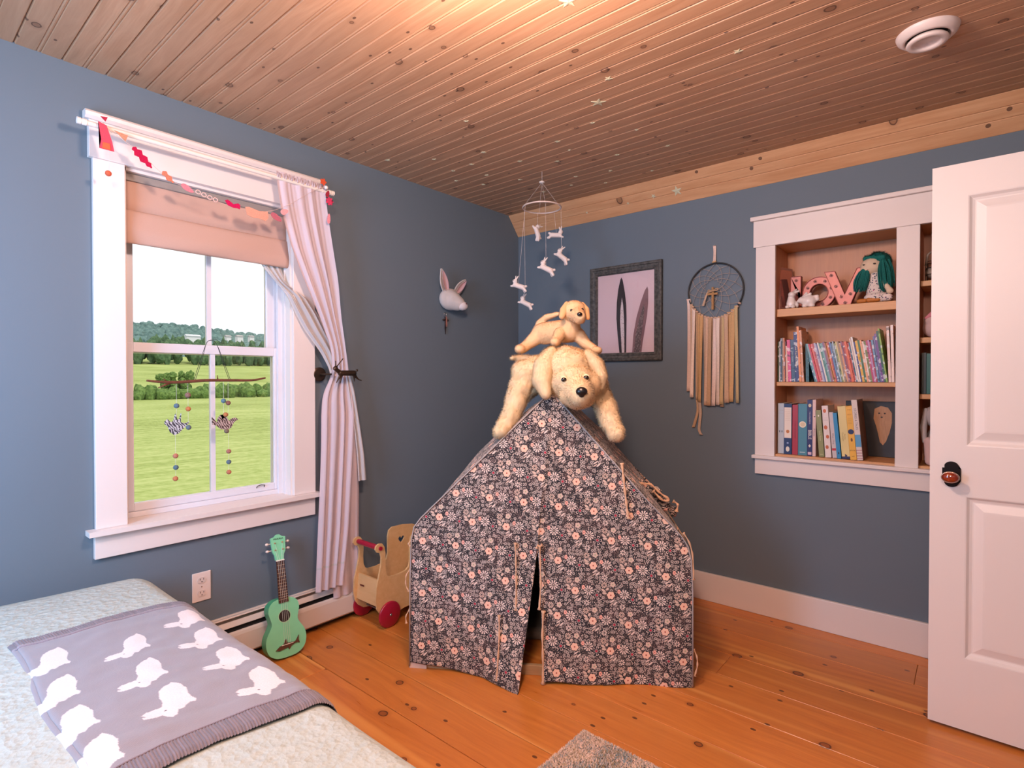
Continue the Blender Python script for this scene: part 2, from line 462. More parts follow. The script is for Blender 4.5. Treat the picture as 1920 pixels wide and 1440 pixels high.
b = B(); tube(b, [(-.096, -1.895, .742), (-.088, -1.895, .752), (-.088, -1.875, .756), (-.088, -1.858, .752), (-.096, -1.858, .742)], .002, 6); obj('sash_lock', b, M('3a3836', .4), wi)
# frame of the out-of-view window behind the camera
w2 = thing('window_2', None, None, (1.0, RY, .75), kind='structure')
b = B()
for (a, c, d, e) in ((.5, .56, .75, 2.12), (1.44, 1.5, .75, 2.12), (.56, 1.44, .75, .81), (.56, 1.44, 2.06, 2.12), (.56, 1.44, 1.41, 1.45)):
    box(b, a, c, RY-.1, RY-.05, d, e)
obj('window_frame', b, VINYL, w2)
b = B(); box(b, .56, 1.44, RY-.077, RY-.073, .81, 2.06); obj('glass_pane', b, GLASS, w2)

# ------------------------------------------------------------ roman blind
FAB = lambda hx, sc=900, bump=.15, **kw: M(hx, .85, 0, .05, sc, bump, **kw)
BL = G('peach_linen'); n1 = BL.noise(BL.pos(), 500, 2)
BL.set(color=BL.mix(n1, (.66, .43, .34), (.74, .50, .40)), rough=.85); BL.bump(n1, .15, .001)
tb = BL.node('ShaderNodeBsdfTranslucent'); tb.inputs[0].default_value = (.72, .46, .36, 1); mxs = BL.node('ShaderNodeMixShader'); mxs.inputs[0].default_value = .25
BL.l.new(BL.p.outputs[0], mxs.inputs[1]); BL.l.new(tb.outputs[0], mxs.inputs[2]); BL.l.new(mxs.outputs[0], BL.n['Material Output'].inputs[0]); BL = BL.m
rb = thing('roman_blind', 'peach linen roman blind pulled halfway up inside the window', 'blind', (-.03, -2.11, 2.1))
def strip(name, prof, y0, y1, m, parent, t=.002, sag=0, ny=30):
    P = np.zeros((ny, len(prof), 3))
    for i in range(ny):
        u = i/(ny-1); yy = y0+(y1-y0)*u
        for j, (x, z) in enumerate(prof):
            P[i, j] = (x+.003*math.sin(u*9+j*.3), yy, z-sag*math.sin(PI*u)*(j/len(prof)))
    o = link_mesh(name, gridmesh(name, P), m, parent, smooth=True); solid(o, t); return o
strip('upper_panel', [(-.034, 2.106), (-.034, 2.06), (-.033, 2.0), (-.030, 1.944)], -2.446, -1.772, BL, rb)
pf = catmull([(-.036, 1.955, 0), (-.022, 1.945, 0), (-.012, 1.90, 0), (-.006, 1.865, 0), (-.012, 1.835, 0), (-.022, 1.822, 0), (-.036, 1.83, 0), (-.04, 1.88, 0)], 4)
strip('lower_fold', [(p.x, p.y) for p in pf], -2.449, -1.770, BL, rb)
b = B(); box(b, -.050, -.020, -2.448, -1.771, 2.070, 2.100, bev=.003); obj('headrail', b, M('8d857f', .5), rb)
b = B(); box(b, -.037, -.033, -2.4495, -2.440, 1.83, 2.07); obj('side_cord', b, M('d8cfc8', .6), rb)
# ------------------------------------------------------------ curtain rod, curtain, holdback
rod = thing('curtain_rod', 'thin cream curtain rod across the head of the window', 'curtain rod', (.11, -2.1, 2.2))
b = B(); tube(b, [(.11, -2.60, 2.203), (.11, -1.625, 2.203)], .0095, 14); obj('pole', b, M('efe2d4', .35), rod)
for yy, s in ((-2.60, -1), (-1.625, 1)):
    b = B(); lathe(b, [(.0001, 0), (.012, 0), (.012, .012), (.009, .014), (.012, .017), (.012, .028), (.0001, .03)] if s > 0 else [(.0001, -.03), (.012, -.028), (.012, -.017), (.009, -.014), (.012, -.012), (.012, 0), (.0001, 0)], (.11, yy, 2.203), 'y', 16)
    obj('finial', b, M('f3e9df', .3), rod, smooth=False)
for yy in (-2.53, -1.66):
    b = B(); box(b, .028, .034, yy-.012, yy+.012, 2.18, 2.235, bev=.002); tube(b, [(.034, yy, 2.212), (.10, yy, 2.212), (.118, yy, 2.203), (.11, yy, 2.193)], .004, 8); obj('bracket', b, M('f1e7df', .4), rod)
def sheer(name, c1, c2, mixf, alpha):
    g = G(name); n = g.noise(g.pos(), 700, 2); col = g.mix(n, c1, c2); g.set(color=col, rough=.8)
    t = g.node('ShaderNodeBsdfTranslucent'); g.l.new(col.s, t.inputs[0]); m1 = g.node('ShaderNodeMixShader'); m1.inputs[0].default_value = mixf
    tp_ = g.node('ShaderNodeBsdfTransparent'); m2 = g.node('ShaderNodeMixShader'); m2.inputs[0].default_value = alpha
    g.l.new(g.p.outputs[0], m1.inputs[1]); g.l.new(t.outputs[0], m1.inputs[2]); g.l.new(tp_.outputs[0], m2.inputs[1]); g.l.new(m1.outputs[0], m2.inputs[2])
    g.l.new(m2.outputs[0], g.n['Material Output'].inputs[0]); g.bump(n, .2, .001); return g.m
SHEER = sheer('sheer_curtain_cotton', (.72, .60, .64), (.80, .68, .71), .25, .95)
SHEER2 = sheer('curtain_lining', (.62, .57, .56), (.70, .65, .63), .25, .97)
cu = thing('curtain', 'pale pink sheer curtain gathered to the right of the window by the holdback', 'curtain', (.1, -1.6, .15))
def drape(name, zs, yl, yr, xs, amp, folds, m, parent, nz=130, nu=150, seed=0, ruff=0):
    z = np.linspace(zs[0], zs[-1], nz); zz = -z
    L = np.interp(zz, [-a for a in zs], yl); R_ = np.interp(zz, [-a for a in zs], yr); X = np.interp(zz, [-a for a in zs], xs)
    A = np.interp(zz, [-a for a in zs], amp)
    k = np.ones(9)/9
    def sm(a):
        p = np.pad(a, 4, mode='edge'); return np.convolve(p, k, 'valid')
    L, R_, X, A = map(sm, (L, R_, X, A))
    u = np.linspace(0, 1, nu); P = np.zeros((nz, nu, 3)); rs = np.random.RandomState(seed); ph = rs.uniform(0, 6.28, 6)
    for i in range(nz):
        uu = u+.03*np.sin(2*PI*u*2+ph[0]+z[i]*1.3)*np.sin(PI*u)
        hi = .12+.88*max(0, min(1, (z[i]-1.25)/.5)); f = .70*np.sin(2*PI*folds*uu+ph[1]+.5*math.sin(z[i]*2.2))+.26*hi*np.sin(2*PI*folds*1.9*uu+ph[2]+z[i])+.25*np.sin(2*PI*folds*.5*uu+ph[3])+.12*hi*np.sin(2*PI*folds*3.3*u+ph[4])
        P[i, :, 0] = X[i]+A[i]*f
        P[i, :, 1] = L[i]+(R_[i]-L[i])*u
        P[i, :, 2] = z[i]
    o = link_mesh(name, gridmesh(name, P), m, parent, smooth=True); return o
# lining that comes out from behind the blind
drape('back_layer', [1.90, 1.82, 1.742, 1.683, 1.60, 1.52, 1.41, 1.33, 1.30], [-1.93, -1.886, -1.832, -1.800, -1.765, -1.722, -1.640, -1.598, -1.59],
      [-1.79, -1.79, -1.785, -1.70, -1.64, -1.60, -1.55, -1.535, -1.53], [-.052, -.046, -.010, .030, .040, .048, .060, .065, .065], [.004, .006, .010, .012, .014, .014, .012, .006, .005], 3.2, SHEER2, cu, seed=3)
drape('front_panel', [2.235, 2.213, 2.19, 2.072, 1.908, 1.766, 1.592, 1.437, 1.36, 1.31, 1.28, 1.20, 1.10, .95, .77, .50, .215],
      [-1.892, -1.893, -1.890, -1.870, -1.820, -1.755, -1.668, -1.600, -1.585, -1.585, -1.59, -1.640, -1.652, -1.656, -1.664, -1.679, -1.694],
      [-1.648, -1.648, -1.646, -1.628, -1.598, -1.570, -1.550, -1.520, -1.500, -1.490, -1.486, -1.480, -1.468, -1.478, -1.490, -1.510, -1.548],
      [.11, .11, .108, .105, .10, .095, .09, .085, .075, .070, .070, .078, .085, .09, .092, .094, .096],
      [.004, .010, .006, .007, .010, .012, .012, .009, .007, .006, .006, .010, .012, .012, .012, .013, .013], 3.6, SHEER, cu, nz=200, nu=220, seed=1)
drape('side_panel', [1.30, 1.2, 1.02, .877, .718, .456, .146], [-1.53, -1.55, -1.56, -1.57, -1.575, -1.58, -1.58],
      [-1.484, -1.465, -1.440, -1.428, -1.425, -1.428, -1.420], [.060, .060, .064, .066, .068, .069, .072], [.005, .009, .010, .010, .010, .010, .009], 2.6, SHEER, cu, seed=5)
drape('side_flap', [1.29, 1.205, 1.02, .877, .735], [-1.51, -1.50, -1.47, -1.455, -1.448],
      [-1.482, -1.460, -1.430, -1.408, -1.396], [.080, .085, .09, .094, .096], [.004, .006, .007, .007, .006], 1.6, SHEER2, cu, seed=8)
b = B()
for i in range(26):      # gathered heading ruffle above the pole
    yy = -1.89+i*.0096; tube(b, [(.118+.004*math.sin(i*2.1), yy, 2.203), (.114+.006*math.cos(i*1.7), yy+.003, 2.228+.004*math.sin(i*3.3))], [.0045, .0018], 5)
obj('heading_ruffle', b, SHEER, cu, smooth=True)
o = drape('hem', [.335, .330, .325], [-1.6885]*3, [-1.535]*3, [.0965]*3, [.013]*3, 3.6, SHEER2, cu, nz=6, nu=160, seed=1)
BRZ = M('4a3b30', .38, .75, .25, 40, .3)
hb = thing('curtain_holdback', 'dark bronze hare-shaped holdback clasping the pink curtain', 'curtain holdback', (.02, -1.58, 1.3))
Mh = Matrix.Translation((.115, -1.555, 1.297))
b = B(); lathe(b, [(.0001, .0), (.03, 0), (.036, .004), (.036, .008), (.03, .012), (.012, .014), (.0001, .014)], (.012, -1.625, 1.297), 'x', 28)
tube(b, [(.02, -1.625, 1.297), (.08, -1.625, 1.297), (.105, -1.610, 1.297)], .005, 8); obj('mounting_disc', b, BRZ, hb)
def blobmesh(name, blobs, vox, smooth_it=4, sub=0):
    b = B()
    for q in blobs:
        if q[0] == 'e':
            _, c, r = q[:3]; R_ = q[3] if len(q) > 3 else None
            sphere(b, c, r, R_.to_4x4() if R_ is not None else None, 20, 14)
        else:
            _, p1, p2, r1, r2 = q; p1, p2 = Vector(p1), Vector(p2); n = 8
            for i in range(n+1):
                t = i/n; sphere(b, p1.lerp(p2, t), r1+(r2-r1)*t, None, 14, 10)
    me = bpy.data.meshes.new(name); b.to_mesh(me); b.free()
    o = bpy.data.objects.new(name, me); C.objects.link(o)
    r = o.modifiers.new('r', 'REMESH'); r.mode = 'VOXEL'; r.voxel_size = vox
    s = o.modifiers.new('s', 'SMOOTH'); s.iterations = smooth_it; s.factor = .5
    bpy.context.view_layer.update()
    m2 = bpy.data.meshes.new_from_object(o.evaluated_get(bpy.context.evaluated_depsgraph_get()))
    bpy.data.objects.remove(o); bpy.data.meshes.remove(me); m2.shade_smooth(); m2.name = name; m2.materials.clear()
    return m2
def Y(a, z, dx=0): return (.135+dx, -1.578+a*1.25, 1.298+z*1.25)
hare = [('c', Y(.0, .004), Y(.062, .004), .014, .015), ('e', Y(-.022, .022), (.011, .014, .012)), ('c', Y(-.01, .012), Y(-.02, .02), .011, .009),
        ('c', Y(-.016, .030), Y(.012, .062), .004, .0035), ('c', Y(-.022, .030), Y(-.024, .052, .006), .004, .003),
        ('c', Y(.0, -.004), Y(-.018, -.034), .006, .0035), ('c', Y(.008, -.004), Y(-.004, -.036, .004), .006, .0035),
        ('c', Y(.060, .0), Y(.085, -.022), .010, .004), ('c', Y(.085, -.022), Y(.100, -.026), .004, .003), ('c', Y(.062, -.004), Y(.066, -.030), .006, .003), ('e', Y(.078, .016), (.006, .007, .007))]
link_mesh('hare_figure', blobmesh('hare_figure', hare, .0028, 2), BRZ, hb)

# ------------------------------------------------------------ felt garland on the rod
ga = thing('felt_garland', 'pink and red felt leaf garland strung along the curtain rod', 'garland', (.13, -2.1, 2.1))
def FP(name, poly, hx, rz=0, x=.132, t=.002, parent=None, off=0):
    b = B(); prism(b, poly, lambda u, v, w: Vector((x+w+off, u, v)), 0, t); return obj(name, b, M(hx, .95, 0, .15, 300, .3), parent or ga)
def leafpoly(c, L, W, ang, lobes=0, n=40):
    P = []
    for i in range(n):
        t = 2*PI*i/n; u = math.cos(t)*L/2; v = math.sin(t)*W/2*(1-.25*math.cos(t))
        if lobes: v *= 1+.35*math.sin(lobes*math.acos(max(-1, min(1, math.cos(t))))*2)
        P.append((c[0]+u*math.cos(ang)-v*math.sin(ang), c[1]+u*math.sin(ang)+v*math.cos(ang)))
    return P
b = B(); cord = catmull([(.128, -2.555, 2.215), (.13, -2.53, 2.19), (.13, -2.44, 2.14), (.131, -2.37, 2.085), (.131, -2.30, 2.052), (.131, -2.16, 2.022), (.131, -2.05, 2.012), (.131, -1.95, 2.028), (.132, -1.85, 2.08), (.13, -1.72, 2.18), (.13, -1.65, 2.215), (.13, -1.64, 2.17)], 5)
tube(b, cord, .0009, 5); obj('string', b, M('d9b7a8', .8), ga)
FP('felt_triangle', [(-2.563, 2.232), (-2.541, 2.236), (-2.548, 2.218)], 'b0243c')
FP('felt_sock', [(-2.570, 2.212), (-2.545, 2.205), (-2.528, 2.150), (-2.522, 2.116), (-2.567, 2.116), (-2.562, 2.15)], 'd8485a')
FP('felt_patch', [(-2.557, 2.14), (-2.536, 2.14), (-2.534, 2.118), (-2.559, 2.118)], 'd9663e', off=.002)
FP('felt_wedge', [(-2.522, 2.196), (-2.478, 2.190), (-2.486, 2.166)], 'c98a6a')
FP('felt_leaf', leafpoly((-2.432, 2.122), .088, .026, -.78, 5), 'b8003c')
FP('felt_leaf', leafpoly((-2.345, 2.072), .052, .020, -.75, 3), 'c8785c')
FP('felt_leaf', leafpoly((-2.275, 2.046), .050, .022, -.45), 'd0808a')
for k_, (yy, zz) in enumerate(((-2.235, 2.042), (-2.213, 2.036), (-2.19, 2.03), (-2.168, 2.026))):
    b = B(); tube(b, [(.133, yy+.009*math.cos(t), zz+.008*math.sin(t)) for t in np.linspace(0, 2*PI, 12, endpoint=False)], .0018, 5, closed=True); obj('felt_ring', b, M('eec2b8', .9), ga)
FP('felt_bow', [(-2.130, 2.034), (-2.118, 2.040), (-2.095, 2.026), (-2.075, 2.034), (-2.066, 2.028), (-2.068, 2.010), (-2.078, 2.012), (-2.095, 2.010), (-2.118, 2.016)], 'c4004e')
FP('felt_square', [(-2.045, 2.026), (-2.030, 2.030), (-1.985, 2.022), (-1.945, 2.028), (-1.942, 2.0), (-1.955, 1.984), (-1.985, 1.990), (-2.01, 1.986), (-2.038, 1.994)], 'dc9c84')
FP('felt_leaf', leafpoly((-1.905, 2.012), .055, .026, -.5), 'b8626e')
FP('felt_leaf', leafpoly((-1.868, 2.045), .040, .024, .5), 'e8a0a0', x=.136)
def flower(c, r, n, hx, nm, x=.135):
    P = []
    for i in range(n*8):
        t = 2*PI*i/(n*8); rr = r*(.62+.38*abs(math.cos(n*t/2))); P.append((c[0]+rr*math.cos(t), c[1]+rr*math.sin(t)))
    b = B(); prism(b, P, lambda u, v, w: Vector((x+w, u, v)), 0, .003); obj(nm, b, M(hx, .95, 0, .2, 200, .3), ga)
flower((-1.670, 2.236), .017, 5, 'd4502c', 'felt_flower')
b = B(); sphere(b, (.138, -1.655, 2.212), .009); obj('bead', b, M('f0e4de', .6), ga, smooth=True)
FP('felt_leaf', leafpoly((-1.644, 2.185), .035, .018, 1.2), '9c2438')
flower((-1.636, 2.150), .021, 7, 'd0385c', 'felt_flower')
FP('felt_leaf', leafpoly((-1.637, 2.065), .050, .017, 1.5), 'e8949c', x=.13)
hbll = thing('felt_ball_ornament', 'orange felt ball hanging on a thread at the top left of the window', 'ornament', (.13, -2.54, 2.03))
b = B(); sphere(b, (.13, -2.54, 2.032), .0105); obj('ball', b, M('d06040', .95, 0, .15, 400, .3), hbll, smooth=True)
b = B(); tube(b, [(.13, -2.538, 2.042), (.13, -2.536, 2.116)], .0006, 4); obj('thread', b, M('e8d8d0', .8), hbll)

# ------------------------------------------------------------ driftwood mobile in the window
mb = thing('window_mobile', 'driftwood twig mobile with felt balls and patterned birds hanging in the window', 'mobile', (0, -2.15, 1.4))
TW = M('6a3c28', .75, 0, .25, 60, .5)
b = B(); tw = catmull([(.004, -2.386, 1.268), (.004, -2.33, 1.262), (.0, -2.26, 1.261), (.0, -2.16, 1.268), (.002, -2.05, 1.268), (.004, -1.96, 1.268), (.006, -1.898, 1.279)], 5)
tube(b, tw, [.003+.0036*math.sin(PI*min(1, max(0, (i+3)/(len(tw)+4)))) for i in range(len(tw))], 8)
tube(b, [(.002, -2.30, 1.258), (.006, -2.345, 1.238)], [.005, .002], 6); tube(b, [(0, -2.315, 1.266), (0, -2.325, 1.275)], [.003, .0015], 5)
tube(b, [(0, -2.11, 1.272), (0, -2.112, 1.292)], [.003, .0012], 5); obj('twig', b, TW, mb, smooth=True)
BLK = M('1c1714', .7)
b = B()
for dx in (0, .006):
    tube(b, catmull([(.0, -2.210+dx, 1.264), (0, -2.18+dx, 1.36), (-.004, -2.155, 1.43), (-.01, -2.135, 1.444), (-.004, -2.113, 1.43), (0, -2.08-dx, 1.34), (0, -2.055-dx, 1.268)], 6), .0011, 5)
tube(b, catmull([(-.01, -2.14, 1.444), (0, -2.12, 1.450), (.0, -2.09, 1.432)], 5), .0009, 5)
obj('cord', b, BLK, mb)
balls = [(-2.232, 1.205, '8a6a60'), (-2.276, 1.161, '5c7484'), (-2.231, 1.146, 'c07848'), (-2.232, 1.067, '60707c'), (-2.281, .950, 'b87860'), (-2.280, .901, '54707c'), (-2.282, .854, 'bc7850'),
         (-2.086, 1.176, '5a7c8a'), (-2.066, 1.166, '8a5c50'), (-2.080, 1.114, 'b8784c'), (-2.076, 1.040, '7a6a58'), (-2.065, .947, 'a87060'), (-2.065, .899, '5c707c'), (-2.065, .853, 'b87454')]
for i, (yy, zz, hx) in enumerate(balls):
    b = B(); sphere(b, (.006 if i in (3, 9, 10) else .0, yy, zz), .0105 if i != 0 else .0115); obj('felt_ball', b, M(hx, .95, 0, .2, 500, .4), mb, smooth=True)
TH = M('e2ddd4', .7)
for (yy, z0, z1) in ((-2.232, 1.262, 1.215), (-2.276, 1.262, 1.10), (-2.231, 1.2, 1.067), (-2.281, 1.04, .855), (-2.086, 1.266, 1.10), (-2.066, 1.266, 1.10), (-2.065, 1.04, .855)):
    b = B(); tube(b, [(0, yy, z0), (0, yy, z1)], .0005, 4); obj('thread', b, TH, mb)
def zebra(name, c1, c2, s):
    g = G(name); x, y, z = g.sep(g.coord()); w = g.noise(g.coord(), 60, 2); f = ((y+z*.6)*s+w*14.0).cos()
    f2 = g.math('SINE', z*s*.4+w*7); g.set(color=g.mix((f+f2*.5) > 0, c1, c2), rough=.8); return g.m
birdL = [(-.045, .028), (-.035, .036), (-.022, .022), (-.012, .030), (-.006, .058), (.001, .032), (.010, .035), (.016, .060), (.014, .022), (.030, .014), (.048, .022), (.036, .006), (.020, -.010), (.005, -.026), (-.010, -.032), (-.026, -.018), (-.033, .004), (-.046, .018)]
b = B(); prism(b, birdL, lambda u, v, w: Vector((w, -2.275+u, 1.070+v)), -.004, .004); obj('bird', b, zebra('bird_slate', (.55, .55, .58), (.05, .045, .06), 560), mb)
birdR = [(-.062, .040), (-.060, .008), (-.038, .002), (-.020, -.014), (.010, -.020), (.032, -.010), (.045, .012), (.060, .022), (.070, .024), (.056, .034), (.040, .032), (.022, .020), (.010, .036), (.008, .052), (-.006, .034), (-.014, .028), (-.020, .050), (-.034, .034), (-.036, .014)]
b = B(); prism(b, birdR, lambda u, v, w: Vector((w, -2.082+u*.86, 1.064+v)), -.004, .004); obj('bird', b, zebra('bird_brown', (.50, .38, .34), (.07, .035, .03), 620), mb)
# ------------------------------------------------------------ baseboard heater, outlet
HT = M('d6cdc6', .35, .0, spec=.5)
he = thing('baseboard_heater', 'white enamelled baseboard heater along the wall under the window', 'heater', (.04, -1.3, 0))
b = B(); box(b, 0, .006, -3.9, -.03, .02, .205); obj('back_plate', b, HT, he)
b = B(); pf = [(.006, .200), (.030, .205), (.034, .200), (.030, .196), (.006, .192)]
prism(b, pf, lambda u, v, w: Vector((u, w, v)), -3.9, -.03); obj('top_rail', b, HT, he)
b = B(); pf = [(.058, .148), (.066, .142), (.070, .130), (.070, .045), (.062, .036), (.060, .038), (.066, .048), (.066, .128), (.056, .144)]
prism(b, pf, lambda u, v, w: Vector((u, w, v)), -3.9, -.03); obj('front_panel', b, HT, he)
b = B(); pf = [(.034, .186), (.050, .170), (.052, .166), (.048, .164), (.032, .180)]
prism(b, pf, lambda u, v, w: Vector((u, w, v)), -3.9, -.03); obj('damper', b, HT, he)
b = B(); box(b, .006, .055, -3.9, -.03, .03, .15); obj('fin_core', b, M('1c1a19', .8), he)
b = B(); box(b, .0, .070, -.045, -.030, .03, .2, bev=.002); obj('end_cap', b, HT, he)
ou = thing('wall_outlet', 'white duplex electrical outlet on the blue wall beside the bed', 'outlet', (0, -2.184, .37))
b = B(); box(b, 0, .006, -2.222, -2.146, .306, .432, bev=.0025); obj('cover_plate', b, M('e6d8cf', .35), ou)
for zc in (.398, .341):
    b = B(); pr = [(.017*math.cos(t), .0165*max(-.82, min(.82, math.sin(t)))) for t in np.linspace(0, 2*PI, 28, endpoint=False)]
    prism(b, pr, lambda u, v, w: Vector((w, -2.184+u, zc+v)), .005, .0085); s = obj('socket', b, M('dccdc4', .35), ou)
    b = B()
    box(b, .0082, .0092, -2.192, -2.190, zc+.001, zc+.009); box(b, .0082, .0092, -2.178, -2.176, zc+.001, zc+.008)
    lathe(b, [(.0001, .0092), (.0022, .0092), (.0022, .0082)], (0, -2.184, zc-.007), 'x', 10); obj('slots', b, M('2a1c18', .6), s)
b = B(); lathe(b, [(.0001, .0075), (.0028, .0072), (.003, .006)], (0, -2.184, .369), 'x', 12); obj('screw', b, M('b8a89c', .3, .8), ou)

# ------------------------------------------------------------ bed
BEDX0, BEDX1, BEDY0, BEDY1, BEDZ = .045, 2.02, -3.42, -2.405, .520
def nz(x, y, z=0, s=1.0): return noise.noise(Vector((x*s, y*s, z*s)))
def bed_top(x, y):
    r = .075; q = .0
    dx = max(0, BEDX0+r*1.6-x, x-(BEDX1-r)); dy = max(0, BEDY0+r-y, y-(BEDY1-r))
    if x < 1: dx = max(0, BEDX0+.16-x)/.16*r
    d = math.sqrt(dx*dx+dy*dy)
    z = BEDZ-r+math.sqrt(max(0, r*r-min(d, r)**2))
    crown = .018*math.sin(PI*min(1, max(0, (y-BEDY0)/(BEDY1-BEDY0))))
    return z+crown+.006*nz(x, y, 0, 3)
def quilt_mat():
    g = G('matelasse_quilt'); p = g.coord('Generated'); q = g.pos()
    x, y, z = g.sep(q)
    w = g.noise(q, 9, 3); w2 = g.noise(q, 34, 4, .6)
    d, c, pp = g.voro(q, 48, .9); d2, c2, p2 = g.voro(q, 120, 1.)
    cr = ((x*150+w*26+y*60).cos())
    f = d*.7+w2*.6+cr*.10+d2*.25
    g.set(color=g.mix(w, (.42, .475, .43), (.51, .56, .51)), rough=.88); g.bump(f, .8, .006); return g.m
QM = quilt_mat()
bed = thing('bed', 'low single bed under a pale sage quilt below the window', 'bed', (1.0, -2.9, 0))
nx_, ny_ = 150, 110
xs = np.concatenate([[BEDX0]*1, np.linspace(BEDX0, BEDX1, nx_)]); 
def skirt(name):
    # ring of the quilt's top, then sides falling to near the floor
    rows = []
    gx = np.linspace(BEDX0, BEDX1, nx_); gy = np.linspace(BEDY0, BEDY1, ny_)
    P = np.zeros((nx_+12, ny_+12, 3))
    for i in range(nx_+12):
        ii = i-6; x = gx[min(max(ii, 0), nx_-1)]; ox = max(0, -ii, ii-(nx_-1))
        for j in range(ny_+12):
            jj = j-6; y = gy[min(max(jj, 0), ny_-1)]; oy = max(0, -jj, jj-(ny_-1))
            o_ = max(ox, oy); z = bed_top(x, y)
            if o_: z = z-(z-.10)*(o_/6)
            sx = -1 if ii < 0 else 1; sy = -1 if jj < 0 else 1
            wv = .006*math.sin(x*16+y*13) if o_ else 0
            P[i, j] = (x+(sx*(wv+.002*ox) if ox and ii > 0 else 0), y+(sy*(wv+.002*oy) if oy else 0), z)
    return gridmesh(name, P)
link_mesh('quilt', skirt('quilt'), QM, bed, smooth=True)
b = B(); box(b, BEDX0+.03, BEDX1-.03, BEDY0+.03, BEDY1-.03, .28, BEDZ-.09, bev=.04, seg=3); obj('mattress', b, M('d8d6d0', .9), bed)
b = B(); box(b, BEDX0+.02, BEDX1-.02, BEDY0+.02, BEDY1-.02, .20, .28); obj('bed_frame', b, M('a08060', .5), bed)
for (x, y) in ((.12, -3.34), (.12, -2.48), (1.94, -3.34), (1.94, -2.48)):
    b = B(); box(b, x-.03, x+.03, y-.03, y+.03, 0, .20); obj('leg', b, M('8a6a4a', .5), bed)

# ------------------------------------------------------------ blanket with knitted rabbits
rab = np.array([(0.006, -0.058), (-0.001, -0.047), (0.001, -0.031), (0.004, -0.017), (-0.013, -0.008), (-0.041, -0.005), (-0.066, 0.004), (-0.081, 0.02), (-0.084, 0.032), (-0.092, 0.04), (-0.075, 0.046), (-0.059, 0.05), (-0.035, 0.051), (-0.009, 0.044), (0.008, 0.043), (0.021, 0.048), (0.031, 0.044), (0.027, 0.034), (0.033, 0.023), (0.042, 0.015), (0.041, 0.004), (0.059, -0.005), (0.06, -0.016), (0.051, -0.023), (0.037, -0.027), (0.037, -0.039), (0.033, -0.051), (0.027, -0.06), (0.016, -0.061), (0.019, -0.053)])
rab = np.array([(0.006, -0.1), (0.0, -0.075), (.001, -.05)]+[tuple(p) for p in rab[2:-2]]) if False else rab
def inside(px, py, poly):
    r = np.zeros(px.shape, bool); n = len(poly); j = n-1
    for i in range(n):
        xi, yi = poly[i]; xj, yj = poly[j]
        c = ((yi > py) != (yj > py)) & (px < (xj-xi)*(py-yi)/(yj-yi+1e-12)+xi); r ^= c; j = i
    return r
BKX0, BKX1, BKY0, BKY1 = .535, 1.412, -2.872, -2.408
nu, nv = 380, 250
U = np.linspace(0, 1, nu)[:, None]*np.ones((1, nv)); Vv = np.ones((nu, 1))*np.linspace(0, 1, nv)[None, :]
X = BKX0+U*(BKX1-BKX0)+.010*np.sin(Vv*7+U*2); Yy = BKY0+Vv*(BKY1-BKY0)+.006*np.sin(U*9)
Z = np.zeros_like(X)
for i in range(nu):
    for j in range(nv):
        x, y = X[i, j], Yy[i, j]
        z = bed_top(x, min(y, BEDY1+.0))+.012
        z += .0045*nz(x, y, 1, 7)+.0026*nz(x, y, 5, 20)
        z += .006*max(0, math.sin((x*1.0-.2*y)*52+2*nz(x, y, 2, 5)))*max(0, 1-abs(U[i, j]-.86)/.10)*.9*max(0, nz(x, y, 9, 4)+.4)
        e = min(U[i, j]/.02, (1-U[i, j])/.02, 1)
        ey = min(Vv[i, j]/.03, 1)
        z += .008*math.sqrt(max(0, 1-(1-ey)**2))-.009
        z = z*1.0+(.004 if U[i, j] < .062 or U[i, j] > .925 else 0)
        if e < 1: z -= .007*(1-e)**2
        Z[i, j] = z
grey = np.array(H('918b8f')); cream = np.array(H('efe2de')); band = np.array(H('857a82'))
col = np.ones((nu, nv, 3))*grey
px, py = BKX0+U*(BKX1-BKX0), BKY0+Vv*(BKY1-BKY0)
cents = [(0.829, -2.674), (1.024, -2.689), (1.202, -2.699), (0.724, -2.505), (0.904, -2.517), (1.075, -2.521), (1.252, -2.524), (0.755, -2.842), (0.946, -2.852), (1.125, -2.861), (1.294, -2.867)]
for ci, (cx_, cy_) in enumerate(cents):
    bodyp = rab*[1.0, 1.0]
    s_ = 1.0
    m = inside((px-cx_)/s_, (py-cy_)/s_, bodyp)
    col[m] = cream
    if cy_ > -2.8: 
        me_ = ((px-cx_-.024)**2+(py-cy_+.016)**2) < .0026**2
        col[me_] = np.array(H('2a2022'))
# knit jitter on the edges of the colours comes from the stitch grid
bm_ = (U < .060) | (U > .928)
rib = (np.floor(Vv*150) % 2 == 0)
col[bm_] = band; col[bm_ & rib] = band*.55
P = np.stack([X, Yy, Z+np.where(bm_, .0015*np.sin(Vv*150*PI), 0)], 2)
g = G('knit_cotton'); kx, ky, kz = g.sep(g.pos())
st = (kx*1500).cos()*((ky*1500+kx*0).cos()); fz = g.noise(g.pos(), 260, 3)
mc = g.attr('Col'); g.set(color=g.mix(fz*.35, mc, (.30, .27, .30)), rough=.95, sheen=.3); g.bump(fz+st*.25, .35, .0015); KN = g.m
bl = thing('blanket', 'grey knitted blanket with cream rabbits laid across the bed', 'blanket', (1.0, -2.64, .53))
link_mesh('knitted_panel', gridmesh('knitted_panel', P, col=col), KN, bl, smooth=True)
